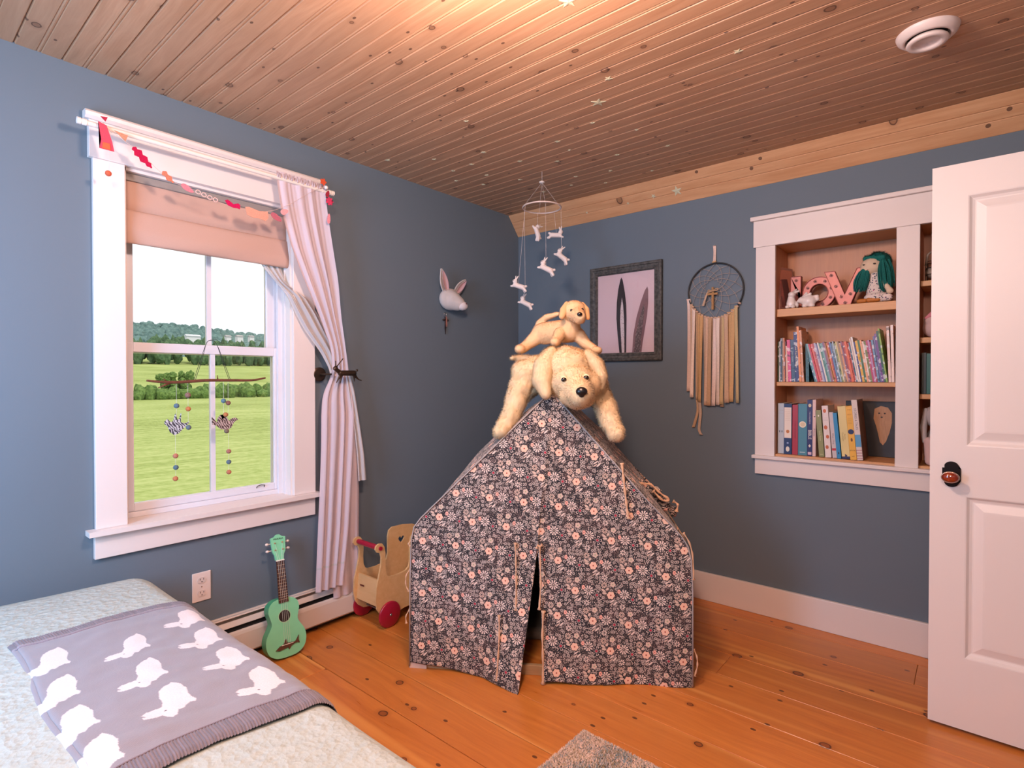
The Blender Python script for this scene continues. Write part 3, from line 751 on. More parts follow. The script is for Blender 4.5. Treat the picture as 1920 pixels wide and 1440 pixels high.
# the folded near edge: a second layer that wraps under
Pq = np.zeros((nu, 12, 3)); cq = np.zeros((nu, 12, 3))
for j in range(12):
    a = PI*j/11
    Pq[:, j, 0] = P[:, 0, 0]; Pq[:, j, 1] = P[:, 0, 1]-.010*math.sin(a); Pq[:, j, 2] = P[:, 0, 2]-.006+.007*math.cos(a); cq[:, j] = col[:, 0]
link_mesh('folded_edge', gridmesh('folded_edge', Pq, col=cq), KN, bl, smooth=True)
BANDM = M('8d828c', .95, 0, .2, 300, .4)
for xx in (BKX0+.058, BKX1-.060):
    b = B()
    pts = [(xx+.010*math.sin(v*7+((xx-BKX0)/(BKX1-BKX0))*2), BKY0+v*(BKY1-BKY0), Z[int((xx-BKX0)/(BKX1-BKX0)*(nu-1)), int(v*(nv-1))]+.0005) for v in np.linspace(0, 1, 50)]
    tube(b, pts, .0022, 5)
    obj('band_seam', b, BANDM, bl, smooth=True)

# ------------------------------------------------------------ ukulele
Bp = Vector((.196, -1.892, .010)); Hp = Vector((.064, -1.872, .545))
yv = (Hp-Bp).normalized(); zv = Vector((1, -.10, .22)); zv = (zv-yv*zv.dot(yv)).normalized(); xv = yv.cross(zv).normalized()
MU = Matrix(((xv.x, yv.x, zv.x, Bp.x), (xv.y, yv.y, zv.y, Bp.y), (xv.z, yv.z, zv.z, Bp.z), (0, 0, 0, 1)))
uk = thing('ukulele', 'mint green ukulele with a shark bridge leaning against the heater', 'ukulele', mat=MU)
MINT = M('86d6a4', .38, 0, .03, 20, spec=.5); MINTS = M('4fae7c', .4)
def body_outline(n=64):
    pts = [(0, 0), (.045, .004), (.078, .026), (.091, .062), (.086, .100), (.066, .135), (.059, .155), (.064, .180), (.070, .205), (.064, .232), (.045, .250), (.022, .256), (0, .256)]
    r = [Vector((x, y, 0)) for x, y in pts]; r = catmull(r, 4); right = [(p.x, p.y) for p in r]
    left = [(-x, y) for x, y in right[::-1][1:-1]]
    return right+left
out = body_outline()
b = B(); prism(b, out, lambda u, v, w: Vector((u, v, w)), -.055, -.002); obj('body_sides', b, MINTS, uk, local=True)
hole = [(.026*math.cos(t), .178+.026*math.sin(t)) for t in np.linspace(0, 2*PI, 32, endpoint=False)]
b = B(); prism(b, out, lambda u, v, w: Vector((u, v, w)), -.002, .0, hole=hole); obj('soundboard', b, MINT, uk, local=True)
b = B(); lathe(b, [(.0001, .0), (.026, 0), (.026, .001)], (0, .178, -.0018), 'z', 28); obj('sound_hole', b, M('2c1a12', .7), uk, local=True)
b = B(); lathe(b, [(.0262, .0003), (.0285, .0003), (.0285, .0007), (.0262, .0007)], (0, .178, 0), 'z', 32); obj('rosette', b, M('b8d8a8', .5), uk, local=True)
NECKB = M('4a2a1c', .5, 0, .2, 80)
b = B(); prism(b, [(-.022, .238), (.022, .238), (.0178, .425), (-.0178, .425)], lambda u, v, w: Vector((u, v, w)), .0, .006); obj('fretboard', b, NECKB, uk, local=True)
b = B(); prism(b, [(-.021, .25), (.021, .25), (.017, .425), (-.017, .425)], lambda u, v, w: Vector((u*(1 if w > -.01 else .5), v, w)), -.018, .0); obj('neck', b, MINTS, uk, local=True)
BRASS = M('d8b890', .3, .7)
for k in range(12):
    yy = .425-.345*(1-2**(-(k+1)/12)); hw = .0178+(.425-yy)*.0225
    b = B(); box(b, -hw, hw, yy-.0007, yy+.0007, .006, .0072); obj('fret', b, BRASS, uk, local=True)
b = B(); box(b, -.0182, .0182, .425, .430, 0, .0085); obj('nut', b, M('f3ead8', .4), uk, local=True)
head = [(-.0185, .430), (.0185, .430), (.021, .452), (.029, .468), (.034, .532), (.018, .536), (.006, .546), (-.006, .546), (-.018, .536), (-.034, .532), (-.029, .468), (-.021, .452)]
b = B(); prism(b, head, lambda u, v, w: Vector((u, v, w)), -.012, .001); obj('headstock', b, MINT, uk, local=True)
PEG = M('e8d2c4', .35)
for sx in (-1, 1):
    for yy in (.476, .508):
        b = B(); sphere(b, (sx*.048, yy, -.014), (.008, .0065, .0085)); tube(b, [(sx*.024, yy, -.014), (sx*.044, yy, -.014)], .0022, 6); t = obj('tuning_peg', b, PEG, uk, local=True, smooth=True)
        b = B(); lathe(b, [(.0001, .008), (.0022, .008), (.0022, .001), (.0042, .001), (.0042, 0)], (sx*.017, yy, .001), 'z', 10); obj('string_post', b, BRASS, uk, local=True)
me = text_mesh('MAKALA', .0115, .0004); me.transform(Matrix.Translation((0, .526, .0016))); link_mesh('headstock_lettering', me, M('1c4030', .5), uk, local=True)
b = B()
for k in range(4):
    xk = -.0125+k*.0083; tube(b, [(xk*1.05, .062, .0095), (xk*.95, .428, .009), ((-1 if k < 2 else 1)*.017, .476 if k in (0, 3) else .508, .004)], .00055, 4)
obj('strings', b, M('e8e4d4', .3), uk, local=True)
shark = [(-.052, .040), (-.034, .053), (-.016, .058), (-.009, .072), (-.003, .078), (.002, .060), (.022, .058), (.036, .056), (.047, .068), (.055, .080), (.052, .062), (.056, .046), (.046, .050), (.034, .050), (.018, .044), (.010, .034), (.006, .030), (.004, .042), (-.020, .038), (-.036, .036)]
b = B(); prism(b, shark, lambda u, v, w: Vector((u, v, w)), .0, .0065); obj('shark_bridge', b, M('5c3824', .5, 0, .2, 90), uk, local=True)
b = B(); box(b, -.026, .026, .0545, .0568, .006, .0095); obj('saddle', b, M('f3ead8', .4), uk, local=True)

# ------------------------------------------------------------ doll pram
pm_ = thing('doll_pram', 'wooden doll pram with red wheels and red push handle beside the tent', 'toy pram', (.2, -1.25, 0))
side = [(-1.470, .110), (-1.478, .16), (-1.474, .22), (-1.458, .28), (-1.446, .33), (-1.444, .37), (-1.452, .395), (-1.470, .400), (-1.480, .415), (-1.476, .432), (-1.460, .442), (-1.438, .438), (-1.424, .418), (-1.418, .38), (-1.420, .33), (-1.418, .29), (-1.408, .268), (-1.39, .258),
        (-1.34, .256), (-1.290, .262), (-1.268, .278), (-1.260, .31), (-1.260, .40), (-1.252, .432), (-1.230, .446), (-1.15, .446), (-1.08, .434), (-1.03, .405), (-1.01, .36), (-1.005, .28), (-1.015, .16), (-1.05, .085), (-1.12, .072), (-1.30, .070), (-1.38, .052), (-1.42, .058), (-1.45, .08)]
heart = [(.024*.0625*(16*math.sin(t)**3)*.9, .024*.0625*(13*math.cos(t)-5*math.cos(2*t)-2*math.cos(3*t)-math.cos(4*t))) for t in np.linspace(0, 2*PI, 28, endpoint=False)]
heart = [(-1.165+u, .365+v) for u, v in heart]
for x0 in (.088, .278):
    b = B(); prism(b, side, lambda u, v, w: Vector((w, u, v)), x0, x0+.010, hole=heart); obj('side_panel', b, PLY, pm_)
b = B(); prism(b, [(-1.462, .12), (-1.452, .12), (-1.44, .25), (-1.45, .25)], lambda u, v, w: Vector((w, u, v)), .098, .278); obj('end_panel', b, PLY, pm_)
b = B(); box(b, .098, .278, -1.02, -1.010, .10, .40); obj('end_panel', b, PLY, pm_)
b = B(); box(b, .098, .278, -1.455, -1.02, .115, .123); obj('floor_panel', b, PLY, pm_)
RED = M('a31432', .3, 0, .04, 20, spec=.6)
b = B(); tube(b, [(.100, -1.452, .418), (.120, -1.452, .418)], .012, 14); tube(b, [(.112, -1.452, .418), (.262, -1.452, .418)], .0135, 16); tube(b, [(.262, -1.452, .418), (.296, -1.452, .418)], .010, 14); obj('push_handle', b, RED, pm_, smooth=False)
for yy in (-1.398, -1.085):
    for x0 in (.070, .294):
        b = B(); lathe(b, [(.0001, -.008), (.060, -.008), (.066, -.004), (.067, 0), (.066, .004), (.060, .008), (.0001, .008)], (x0, yy, .0675), 'x', 36); w = obj('wheel', b, RED, pm_, smooth=True)
        b = B(); sphere(b, (x0+(.010 if x0 > .2 else -.010), yy, .0675), (.005, .007, .007)); obj('hub_cap', b, M('b8b0b0', .25, .9), w, smooth=True)
    b = B(); tube(b, [(.072, yy, .0675), (.292, yy, .0675)], .004, 8); obj('axle', b, M('888888', .3, .9), pm_)
me = text_mesh('moover', .03, .0002); me.transform(Matrix.Rotation(PI/2, 4, 'X')@Matrix.Identity(4)); bpy.data.meshes.remove(me)
b = B(); box(b, .128, .162, -1.4628, -1.4618, .195, .203); obj('maker_mark', b, M('6a2c20', .6), pm_)
# ------------------------------------------------------------ floral fabric
def floral():
    g = G('ditsy_floral_cotton'); uvn = g.node('ShaderNodeUVMap'); uvn.uv_map = 'UVMap'
    p = V(g, uvn.outputs[0]); u, v, _ = g.sep(p)
    dark = (.007, .008, .015); cream = (.66, .50, .40); white = (.74, .62, .54); pink = (.84, .44, .34); peach = (.86, .55, .40); red = (.48, .012, .045); green = (.35, .36, .20)
    # scattered dots and petals
    d1, c1, p1 = g.voro(g.comb(u, v, 0.0), 205, .85, '2D')
    r1 = g.sep(c1)[0]
    m1 = d1 < (r1*.14+.10)
    # petal-like dashes
    vv = g.comb(u*1.0, v*.62, 0.0)
    d2, c2, p2 = g.voro(vv, 150, .8, '2D'); c2x, c2y, c2z = g.sep(c2)
    m2 = d2 < .22
    vv2 = g.comb(u*.62, v*1.0, 0.0)
    d2b, c2b, _p = g.voro(vv2, 150, .8, '2D'); m2b = d2b < .27
    sel = g.noise(g.comb(u, v, 0.0), 34, 1) > .5
    col = g.mix(m1, dark, cream)
    col = g.mix(m2*sel, col, white)
    # little star daisies
    sc = 62.0
    d3, c3, p3 = g.voro(g.comb(u, v, 7.0), sc, .75, '2D')
    q = g.vmath('SUBTRACT', g.comb(u, v, 0.0), p3); qx, qy, _q = g.sep(q)
    r3 = g.math('SQRT', qx*qx+qy*qy)*sc; c3x, c3y, c3z = g.sep(c3)
    th = g.math('ARCTAN2', qy, qx)
    pet = ((th*4.0+c3x*6.0).cos().abs() > .62)*(r3 < .40)*(r3 > .13)
    pick = c3y < .62
    col = g.mix((r3 < .47)*pick, col, dark)
    col = g.mix(pet*pick, col, white)
    # lattice motifs
    ax, ay, bx, by = .148, -.015, -.075, -.107; det = ax*by-bx*ay
    def cell(mx, my):
        U, W = u-mx, v-my
        i = (U*by-W*bx)*(1/det); j = (W*ax-U*ay)*(1/det)
        i = i-i.round(); j = j-j.round()
        return i*ax+j*bx, i*ay+j*by
    def polar(x, y): return g.math('SQRT', x*x+y*y), g.math('ARCTAN2', y, x)
    def daisy(mx, my, R, n, r0, hw, colr, cc=None, ccr=0, halo=1.12, outline=False, rot=0.0, n2=None):
        x, y = cell(mx, my); r, t = polar(x, y)
        nonlocal col
        col = g.mix(r < R*halo, col, dark)
        a = (t*(n/2.0)+rot).cos().abs()
        inside_ = (a > hw)*(r < R)*(r > r0)
        if outline:
            inner = (a > hw+.20)*(r < R*.86)*(r > r0*1.6); inside_ = inside_*(1.0-inner)
        col = g.mix(inside_, col, colr)
        if cc: col = g.mix(r < ccr, col, cc)
    def blossom(mx, my, R, n, dep, colr, cc, ccr, sx=1.0, rot=.3):
        x, y = cell(mx, my); r, t = polar(x*sx, y)
        nonlocal col
        edge = (t*(n/2.0)+rot).cos().abs()*(R*dep)+R*(1-dep)
        col = g.mix(r < edge*1.18, col, dark); col = g.mix(r < edge, col, colr)
        if cc: col = g.mix(r < ccr, col, cc)
    def leaf(mx, my, L, W, ang, colr):
        x, y = cell(mx, my); ca, sa = math.cos(ang), math.sin(ang)
        nonlocal col
        a = (x*ca+y*sa)*(1/L); b_ = (y*ca-x*sa)*(1/W); r2 = a*a+b_*b_
        col = g.mix(r2 < 1.45, col, dark); col = g.mix(r2 < 1.0, col, colr)
    daisy(-.058, .000, .0185, 5, .004, .62, white, red, .0048, outline=True)
    daisy(.056, .004, .0200, 10, .0055, .55, white, cream, .0026)
    daisy(.048, -.048, .0120, 7, .003, .5, white)
    daisy(-.028, .042, .0130, 9, .003, .5, cream)
    leaf(.006, -.024, .012, .0028, .6, white); leaf(.018, -.034, .012, .0034, .75, white); leaf(.004, -.036, .010, .0024, .65, cream)
    leaf(-.030, .019, .011, .0050, -.7, cream); leaf(-.026, .008, .010, .0048, -.15, cream); leaf(-.014, .026, .0075, .0050, .9, cream)
    blossom(.008, .045, .0125, 5, .28, cream, green, .003)
    blossom(.034, .016, .0095, 5, .12, pink, (.2, .02, .03), .0022, sx=1.3)
    blossom(.0, .0, .0168, 6, .20, peach, (.42, .05, .03), .0032)
    w = g.noise(g.comb(u, v, 0.0), 1400, 1)
    big = g.noise(g.comb(u, v, 0.0), 16, 2)
    col = g.mix(g.maprange(big, .45, .7)*.05, col, (.70, .25, .22))
    g.set(color=col, rough=.82, sheen=.15); g.bump(w, .12, .0008); return g.m
FLO = floral()
# ------------------------------------------------------------ tent (house-shaped play tent)
TP = Vector((.676, -1.577, 0)); TW_ = Vector((.8424, .5389, 0)); TN = Vector((-.5389, .8424, 0))
MT = Matrix(((TW_.x, TN.x, 0, TP.x), (TW_.y, TN.y, 0, TP.y), (0, 0, 1, 0), (0, 0, 0, 1)))
TD = .84
te = thing('play_tent', 'dark floral fabric play tent with cream ties standing in the corner', 'tent', mat=MT)
APS, APZ = .622, 1.222
zL = [-.01, .012, .40, .57, .625, .665, .715, .80, APZ]; sL = [.0, .0, .004, .010, .022, .052, .102, .190, APS]
zR = [-.01, .010, .40, .53, .585, .625, .675, .76, APZ]; sR = [1.206, 1.206, 1.204, 1.198, 1.184, 1.160, 1.115, 1.030, APS]
SLT = .533
def front(name, side, seed):
    nr, ncol = 170, 110; P = np.zeros((nr, ncol, 3)); UVa = np.zeros((nr, ncol, 2))
    for i in range(nr):
        f = i/(nr-1)
        for j in range(ncol):
            h = j/(ncol-1)
            # hem height varies along the flap
            if side == 'L': hem = .028-.034*h+.005*math.sin(h*9)
            else: hem = -.002+.012*h+.004*math.sin(h*14+1)-(.004 if .1 < h < .6 else 0)
            z = hem+(APZ-hem)*f
            zc = max(z, 0.0)
            so = np.interp(zc, zL, sL) if side == 'L' else np.interp(zc, zR, sR)
            seam = APS+(.563-APS)*min(1, (APZ-zc)/(APZ-SLT))
            if side == 'L': si = seam if zc > SLT else .563-(.563-.497)*((SLT-zc)/SLT)**.95
            else: si = seam if zc > SLT else .566+(.598-.566)*((SLT-zc)/SLT)
            # rounded shoulders
            s = so+(si-so)*h
            env = min(1, (APZ-z)/.25)
            edge = min(1, h*6)
            t = -.012-.012*env*(noise.noise(Vector((s*3.2+seed, z*1.6, 0)))+.3)*edge
            t -= .010*env*edge*math.sin(s*16+z*3+seed)*max(0, 1-z/.9)
            near = max(0, 1-(1-h)*3.0)
            if z < SLT:
                k = ((SLT-zc)/SLT)**1.3
                t -= (.085 if side == 'L' else .038)*k*near+(.03*k*h)
            if side == 'L' and z < .3: t -= .02*(1-z/.3)*h
            t -= .010*math.exp(-((s-seam)/.012)**2)*(1 if z > SLT else 0)*.6*env
            P[i, j] = (s, t, z)
            UVa[i, j] = (s+.02, z)
    me = gridmesh(name, P, uv=UVa)
    o = link_mesh(name, me, FLO, te, local=True, smooth=True); solid(o, .0012, 0); return o
front('front_flap', 'L', 1.0); front('front_flap', 'R', 7.3)
def sheet(name, a, b_, sag=.012, seed=0, n=60, m=60, drop=None):
    """a, b_: (s,z) at the two lower/upper edges; runs back along the tent's depth"""
    P = np.zeros((n, m, 3)); UVa = np.zeros((n, m, 2)); A = Vector((a[0], 0, a[1])); Bv = Vector((b_[0], 0, b_[1])); L = (Bv-A).length
    N = Vector((-(Bv-A).z, 0, (Bv-A).x)).normalized()
    if N.z < 0 or (abs(N.z) < .1 and (N.x > 0) != (a[0] > .6)): N = -N
    for i in range(n):
        f = i/(n-1)
        for j in range(m):
            h = j/(m-1); q = A.lerp(Bv, f)
            k = math.sin(PI*f)*math.sin(PI*h)
            q = q+N*(-sag*math.sin(PI*f)*math.sin(PI*min(1, h*1.0))**.7+.008*k*noise.noise(Vector((f*5+seed, h*7, 0))))
            P[i, j] = (q.x, -.013+h*(TD+.013), q.z); UVa[i, j] = (h*TD+seed, f*L)
    o = link_mesh(name, gridmesh(name, P, uv=UVa), FLO, te, local=True, smooth=True); solid(o, .0012, 0); return o
sheet('roof_panel', (.052, .660), (APS, APZ-.002), -.045, 1.3)
sheet('roof_panel', (1.160, .622), (APS, APZ-.002), -.030, 2.7)
sheet('side_panel', (.002, .02), (.046, .660), .004, 4.1)
sheet('side_panel', (1.206, .02), (1.166, .622), .010, 5.2)
b = B(); pb = [(.0, .02), (1.206, .02), (1.2, .616), (APS, APZ-.01), (.03, .655)]
me = bpy.data.meshes.new('back_panel'); me.from_pydata([(s, TD, z) for s, z in pb], [], [(0, 1, 2, 3, 4)]); uvl = me.uv_layers.new(name='UVMap')
for li, (s, z) in enumerate(pb): uvl.data[li].uv = (s, z)
b.free(); o = link_mesh('back_panel', me, FLO, te, local=True); solid(o, .0012, 0)
BASEW = M('dcc6b8', .5, 0, .05, 40); NATW = wood('tent_pole_pine', (.62, .42, .24), (.5, .32, .17), (.3, .18, .1), knots=.0, rough=.5)
for (s0, s1, t0, t1, nm) in ((.010, 1.196, .0, .020, 'base_rail'), (.010, 1.196, TD-.02, TD, 'base_rail'), (.010, .03, .02, TD-.02, 'base_rail'), (1.176, 1.196, .02, TD-.02, 'base_rail')):
    b = B(); box(b, s0, s1, t0, t1, .0, .042, bev=.002); obj(nm, b, NATW, te, local=True)
for (s0, s1) in ((-.004, .075), (1.125, 1.206)):
    b = B(); box(b, s0, s1, -.010, -.001, .0, .060, bev=.001); obj('corner_block', b, BASEW, te, local=True)
def pole(p, q, r=.011, nm='frame_pole'):
    b = B(); tube(b, [p, q], r, 10); obj(nm, b, NATW, te, local=True, smooth=True)
for t in (.02, TD-.02):
    pole((.03, t, .04), (.055, t, .640)); pole((1.18, t, .04), (1.172, t, .60)); pole((.055, t, .640), (APS, t, APZ-.03)); pole((1.172, t, .60), (APS, t, APZ-.03))
pole((APS, .02, APZ-.03), (APS, TD-.02, APZ-.03)); pole((.055, .02, .64), (.055, TD-.02, .64)); pole((1.172, .02, .60), (1.172, TD-.02, .60))
b = B(); box(b, .12, 1.1, .30, .78, .002, .06, bev=.025, seg=3); obj('floor_cushion', b, M('8a8078', .9, 0, .1, 30), te, local=True)
TIE = M('dcb08c', .85, 0, .1, 200)
def tie(pts, w=.0045, nm='tie_cord'):
    P_ = catmull(pts, 6); b = B(); n = len(P_); rs = [w*(.8+.3*math.sin(i*1.3)) for i in range(n)]; rs[-1] = w*2.0; rs[0] = w*1.7
    tube(b, P_, rs, 7); o = obj(nm, b, TIE, te, local=True, smooth=True); return o
tie([(.916, -.018, .925), (.922, -.03, .86), (.929, -.032, .80), (.936, -.034, .74), (.943, -.034, .700)], .0062)
tie([(.470, -.030, .578), (.473, -.034, .50), (.475, -.038, .40), (.474, -.042, .295)], .0045)
tie([(.574, -.030, .570), (.577, -.034, .50), (.579, -.040, .40), (.574, -.045, .305)], .0048)
tie([(.576, -.03, .566), (.567, -.034, .572), (.562, -.034, .560)], .0042); tie([(.576, -.03, .566), (.586, -.034, .574)], .0042)
tie([(.406, -.066, .280), (.408, -.074, .2), (.404, -.084, .10), (.400, -.094, .018)], .0045)
tie([(.591, -.044, .300), (.588, -.052, .2), (.591, -.06, .10), (.592, -.066, .004)], .0060)
tie([(1.166, -.012, .640), (1.190, -.012, .60), (1.204, -.012, .54), (1.206, -.014, .45)], .0042)
tie([(1.209, -.008, .16), (1.222, -.01, .13), (1.224, -.01, .09), (1.214, -.008, .05)], .0042)
tie([(.012, -.01, .57), (-.004, -.014, .55), (.004, -.014, .54)], .0035); tie([(.004, -.01, .44), (-.014, -.014, .41), (-.016, -.014, .37), (-.004, -.012, .34)], .0035)
tie([(.0, -.01, .26), (-.016, -.014, .23), (-.014, -.014, .20)], .0035)
PIPE = M('a8a09c', .7)
for nm_, pts_ in (('piping', [(s_, -.016, z_) for s_, z_ in zip(sL[1:], zL[1:])]), ('piping', [(s_, -.016, z_) for s_, z_ in zip(sR[1:], zR[1:])])):
    b = B(); tube(b, pts_, .0032, 6); obj(nm_, b, PIPE, te, local=True, smooth=True)
# the crumpled roll and ties over the right eave
cr = [('c', (1.03, .18, .800), (1.13, .22, .70), .016, .020), ('e', (1.075, .17, .775), (.03, .02, .02)), ('e', (1.13, .19, .705), (.025, .02, .025)), ('e', (1.00, .17, .82), (.03, .02, .012)), ('e', (1.16, .2, .68), (.018, .02, .03))]
cm = blobmesh('gathered_fabric', cr, .006, 3); uvl = cm.uv_layers.new(name='UVMap')
for l in cm.loops: c_ = cm.vertices[l.vertex_index].co; uvl.data[l.index].uv = (c_.x*1.0+c_.y, c_.z)
for v_ in cm.vertices: v_.co += Vector((1, .5, 1))*.006*noise.noise(v_.co*40)
link_mesh('gathered_fabric', cm, FLO, te, local=True)
tie([(1.00, .12, .815), (1.05, .13, .810), (1.09, .13, .775), (1.13, .13, .745), (1.10, .12, .745), (1.06, .12, .785)], .006)
tie([(1.15, .15, .735), (1.17, .15, .72), (1.165, .15, .69)], .006)

# ------------------------------------------------------------ plush dogs lying on the ridge
def fur_on(name, me, parent, m, n, L, w, jit=.5, comb=(0, 0, -.4), seed=0, local=True, skip=None):
    me.calc_loop_triangles(); nt = len(me.loop_triangles)
    tri = np.zeros(nt*3, 'i'); me.loop_triangles.foreach_get('vertices', tri); tri = tri.reshape(-1, 3)
    co = np.zeros(len(me.vertices)*3, 'f'); me.vertices.foreach_get('co', co); co = co.reshape(-1, 3)
    no = np.zeros(len(me.vertices)*3, 'f'); me.vertices.foreach_get('normal', no); no = no.reshape(-1, 3)
    a, b_, c = co[tri[:, 0]], co[tri[:, 1]], co[tri[:, 2]]
    ar = np.linalg.norm(np.cross(b_-a, c-a), axis=1); rs = np.random.RandomState(seed)
    t = rs.choice(nt, n, p=ar/ar.sum()); r1 = np.sqrt(rs.rand(n, 1)); r2 = rs.rand(n, 1)
    wa, wb, wc = 1-r1, r1*(1-r2), r1*r2
    P = wa*a[t]+wb*b_[t]+wc*c[t]; N = no[tri[t, 0]]*wa+no[tri[t, 1]]*wb+no[tri[t, 2]]*wc; N /= np.linalg.norm(N, axis=1, keepdims=True)+1e-9
    if skip is not None:
        k = ~skip(P); P, N = P[k], N[k]; n = len(P)
    # clumped direction field
    F = np.stack([np.sin(P[:, 1]*90+P[:, 2]*70), np.sin(P[:, 2]*80+P[:, 0]*60+2), np.sin(P[:, 0]*75+P[:, 1]*95+4)], 1)
    W = jit*(rs.rand(n, 3)-.5)*1.3+F*jit*.22+np.array(comb)*1.4; W -= N*(W*N).sum(1, keepdims=True); D = N*.62+W; D /= np.linalg.norm(D, axis=1, keepdims=True)
    T = np.cross(D, N)+.15*(rs.rand(n, 3)-.5); T /= np.linalg.norm(T, axis=1, keepdims=True)+1e-9
    ln = L*(.6+.7*rs.rand(n, 1)); base = P-N*.001
    fl_ = np.sign((np.cross(2*T, D)*N).sum(1, keepdims=True)); fl_[fl_ == 0] = 1; T = T*fl_
    V0, V1, V2 = base-T*w, base+T*w, base+D*ln
    vs = np.stack([V0, V1, V2], 1).reshape(-1, 3).astype('f')
    fm = bpy.data.meshes.new(name); fm.vertices.add(3*n); fm.vertices.foreach_set('co', vs.ravel()); fm.loops.add(3*n); fm.loops.foreach_set('vertex_index', np.arange(3*n, dtype='i'))
    fm.polygons.add(n); fm.polygons.foreach_set('loop_start', np.arange(0, 3*n, 3, dtype='i')); fm.polygons.foreach_set('loop_total', np.full(n, 3, 'i')); fm.update()
    nn = np.repeat(N, 3, axis=0); nn /= np.linalg.norm(nn, axis=1, keepdims=True)
    fm.shade_smooth(); fm.normals_split_custom_set(nn.tolist())
    o = link_mesh(name, fm, m, parent, local=local); o['kind'] = 'stuff'; return o
def plush(name, c1, c2, sc=14, tl=.06):
    g = G(name); n = g.noise(g.coord(), sc, 4, .6); n2 = g.noise(g.coord(), 260, 3); g.set(color=g.mix(n, c1, c2), rough=.95, sheen=.15, spec=.1)
    tb = g.node('ShaderNodeBsdfTranslucent'); tb.inputs[0].default_value = tuple(c2)+(1,); mx = g.node('ShaderNodeMixShader'); mx.inputs[0].default_value = tl
    g.l.new(g.p.outputs[0], mx.inputs[1]); g.l.new(tb.outputs[0], mx.inputs[2]); g.l.new(mx.outputs[0], g.n['Material Output'].inputs[0]); g.bump(n2, .4, .002); return g.m
CREAMF = plush('cream_plush', (.90, .65, .37), (.96, .79, .52)); TANF = plush('tan_plush', (.86, .54, .28), (.93, .66, .39)); CREAMH = plush('cream_fur', (.90, .65, .37), (.97, .81, .55), tl=.12); TANH = plush('tan_fur', (.86, .54, .28), (.94, .68, .41), tl=.12); 
NOSE = M('141112', .28, spec=.6); EYE = M('1a0f0a', .12, spec=.8)
SC = 1
dog = thing('plush_dog', 'large cream plush dog draped over the ridge of the floral tent', 'plush toy', mat=MT@Matrix.Translation((.64, .2, 1.2)))
def D(s, t, z): return (s-.64, t-.2, z-1.2)
big = [('e', D(.69, .045, 1.318), (.108, .105, .095)), ('e', D(.718, -.035, 1.262), (.086, .085, .075)),
       ('c', D(.722, -.05, 1.245), D(.742, -.130, 1.215), .072, .052), ('e', D(.742, -.125, 1.212), (.055, .05, .05)), ('e', D(.735, -.095, 1.195), (.052, .05, .042)),
       ('e', D(.668, -.02, 1.255), (.055, .06, .055)), ('e', D(.785, -.02, 1.255), (.048, .06, .052)), ('e', D(.70, -.085, 1.205), (.042, .042, .036)), ('e', D(.765, -.085, 1.20), (.038, .042, .036)),
       ('c', D(.67, .10, 1.31), D(.64, .26, 1.33), .095, .105), ('c', D(.64, .26, 1.33), D(.60, .62, 1.32), .105, .100), ('e', D(.61, .60, 1.31), (.13, .12, .10)),
       # left foreleg
       ('c', D(.57, .17, 1.32), D(.495, .13, 1.300), .065, .062), ('c', D(.495, .13, 1.300), D(.468, .10, 1.20), .060, .050), ('c', D(.468, .10, 1.20), D(.440, .055, 1.115), .050, .044), ('c', D(.440, .055, 1.115), D(.412, .020, 1.062), .043, .036), ('e', D(.405, .010, 1.048), (.036, .045, .030)),
       # right foreleg
       ('c', D(.74, .17, 1.31), D(.795, .13, 1.27), .060, .058), ('c', D(.795, .13, 1.27), D(.835, .08, 1.19), .056, .050), ('c', D(.835, .08, 1.19), D(.862, .03, 1.115), .048, .044), ('c', D(.862, .03, 1.115), D(.885, -.01, 1.065), .043, .038), ('e', D(.89, -.022, 1.05), (.038, .045, .032)),
       # hind legs, tail
       ('c', D(.55, .60, 1.30), D(.46, .58, 1.22), .07, .055), ('c', D(.46, .58, 1.22), D(.40, .54, 1.14), .05, .038), ('c', D(.68, .60, 1.28), D(.80, .58, 1.2), .07, .055), ('c', D(.80, .58, 1.2), D(.88, .54, 1.12), .05, .038),
       ('c', D(.58, .66, 1.36), D(.42, .62, 1.385), .03, .022), ('c', D(.42, .62, 1.385), D(.375, .58, 1.385), .022, .012)]
dm = blobmesh('body', big, .0085, 5)
for v_ in dm.vertices:
    q_ = v_.co; hd = 1.0 if (q_-Vector(D(.73, -.08, 1.24))).length > .12 else .35
    v_.co += v_.normal*hd*(.0080*noise.noise(q_*20)+.0032*noise.noise(q_*42))
link_mesh('body', dm, CREAMF, dog, local=True)
fur_on('fur', dm, dog, CREAMH, 120000, .012, .0009, 1.1, comb=(0, -.1, -.45), seed=1,
       skip=lambda P: ((((P-np.array(D(.749, -.182, 1.222)))**2).sum(1) < .020**2) | (((P-np.array(D(.679, -.112, 1.272)))**2).sum(1) < .016**2) | (((P-np.array(D(.768, -.108, 1.280)))**2).sum(1) < .016**2)))
earL = [('c', D(.622, .020, 1.390), D(.590, -.012, 1.33), .024, .044), ('c', D(.590, -.012, 1.33), D(.584, -.042, 1.27), .044, .042), ('c', D(.584, -.042, 1.27), D(.602, -.062, 1.215), .040, .024)]
earR = [('c', D(.778, .020, 1.378), D(.812, .0, 1.33), .024, .034), ('c', D(.812, .0, 1.33), D(.828, -.02, 1.285), .034, .030), ('c', D(.828, -.02, 1.285), D(.828, -.03, 1.245), .028, .016)]
for e in (earL, earR):
    em = blobmesh('ear', e, .006, 4); o = link_mesh('ear', em, CREAMF, dog, local=True); fur_on('ear_fur', em, o, CREAMH, 11000, .0085, .0009, .8, comb=(0, -.1, -.6), seed=4)
b = B(); sphere(b, D(.750, -.182, 1.226), (.023, .014, .018)); sphere(b, D(.750, -.178, 1.216), (.013, .012, .014)); obj('nose', b, NOSE, dog, local=True, smooth=True)
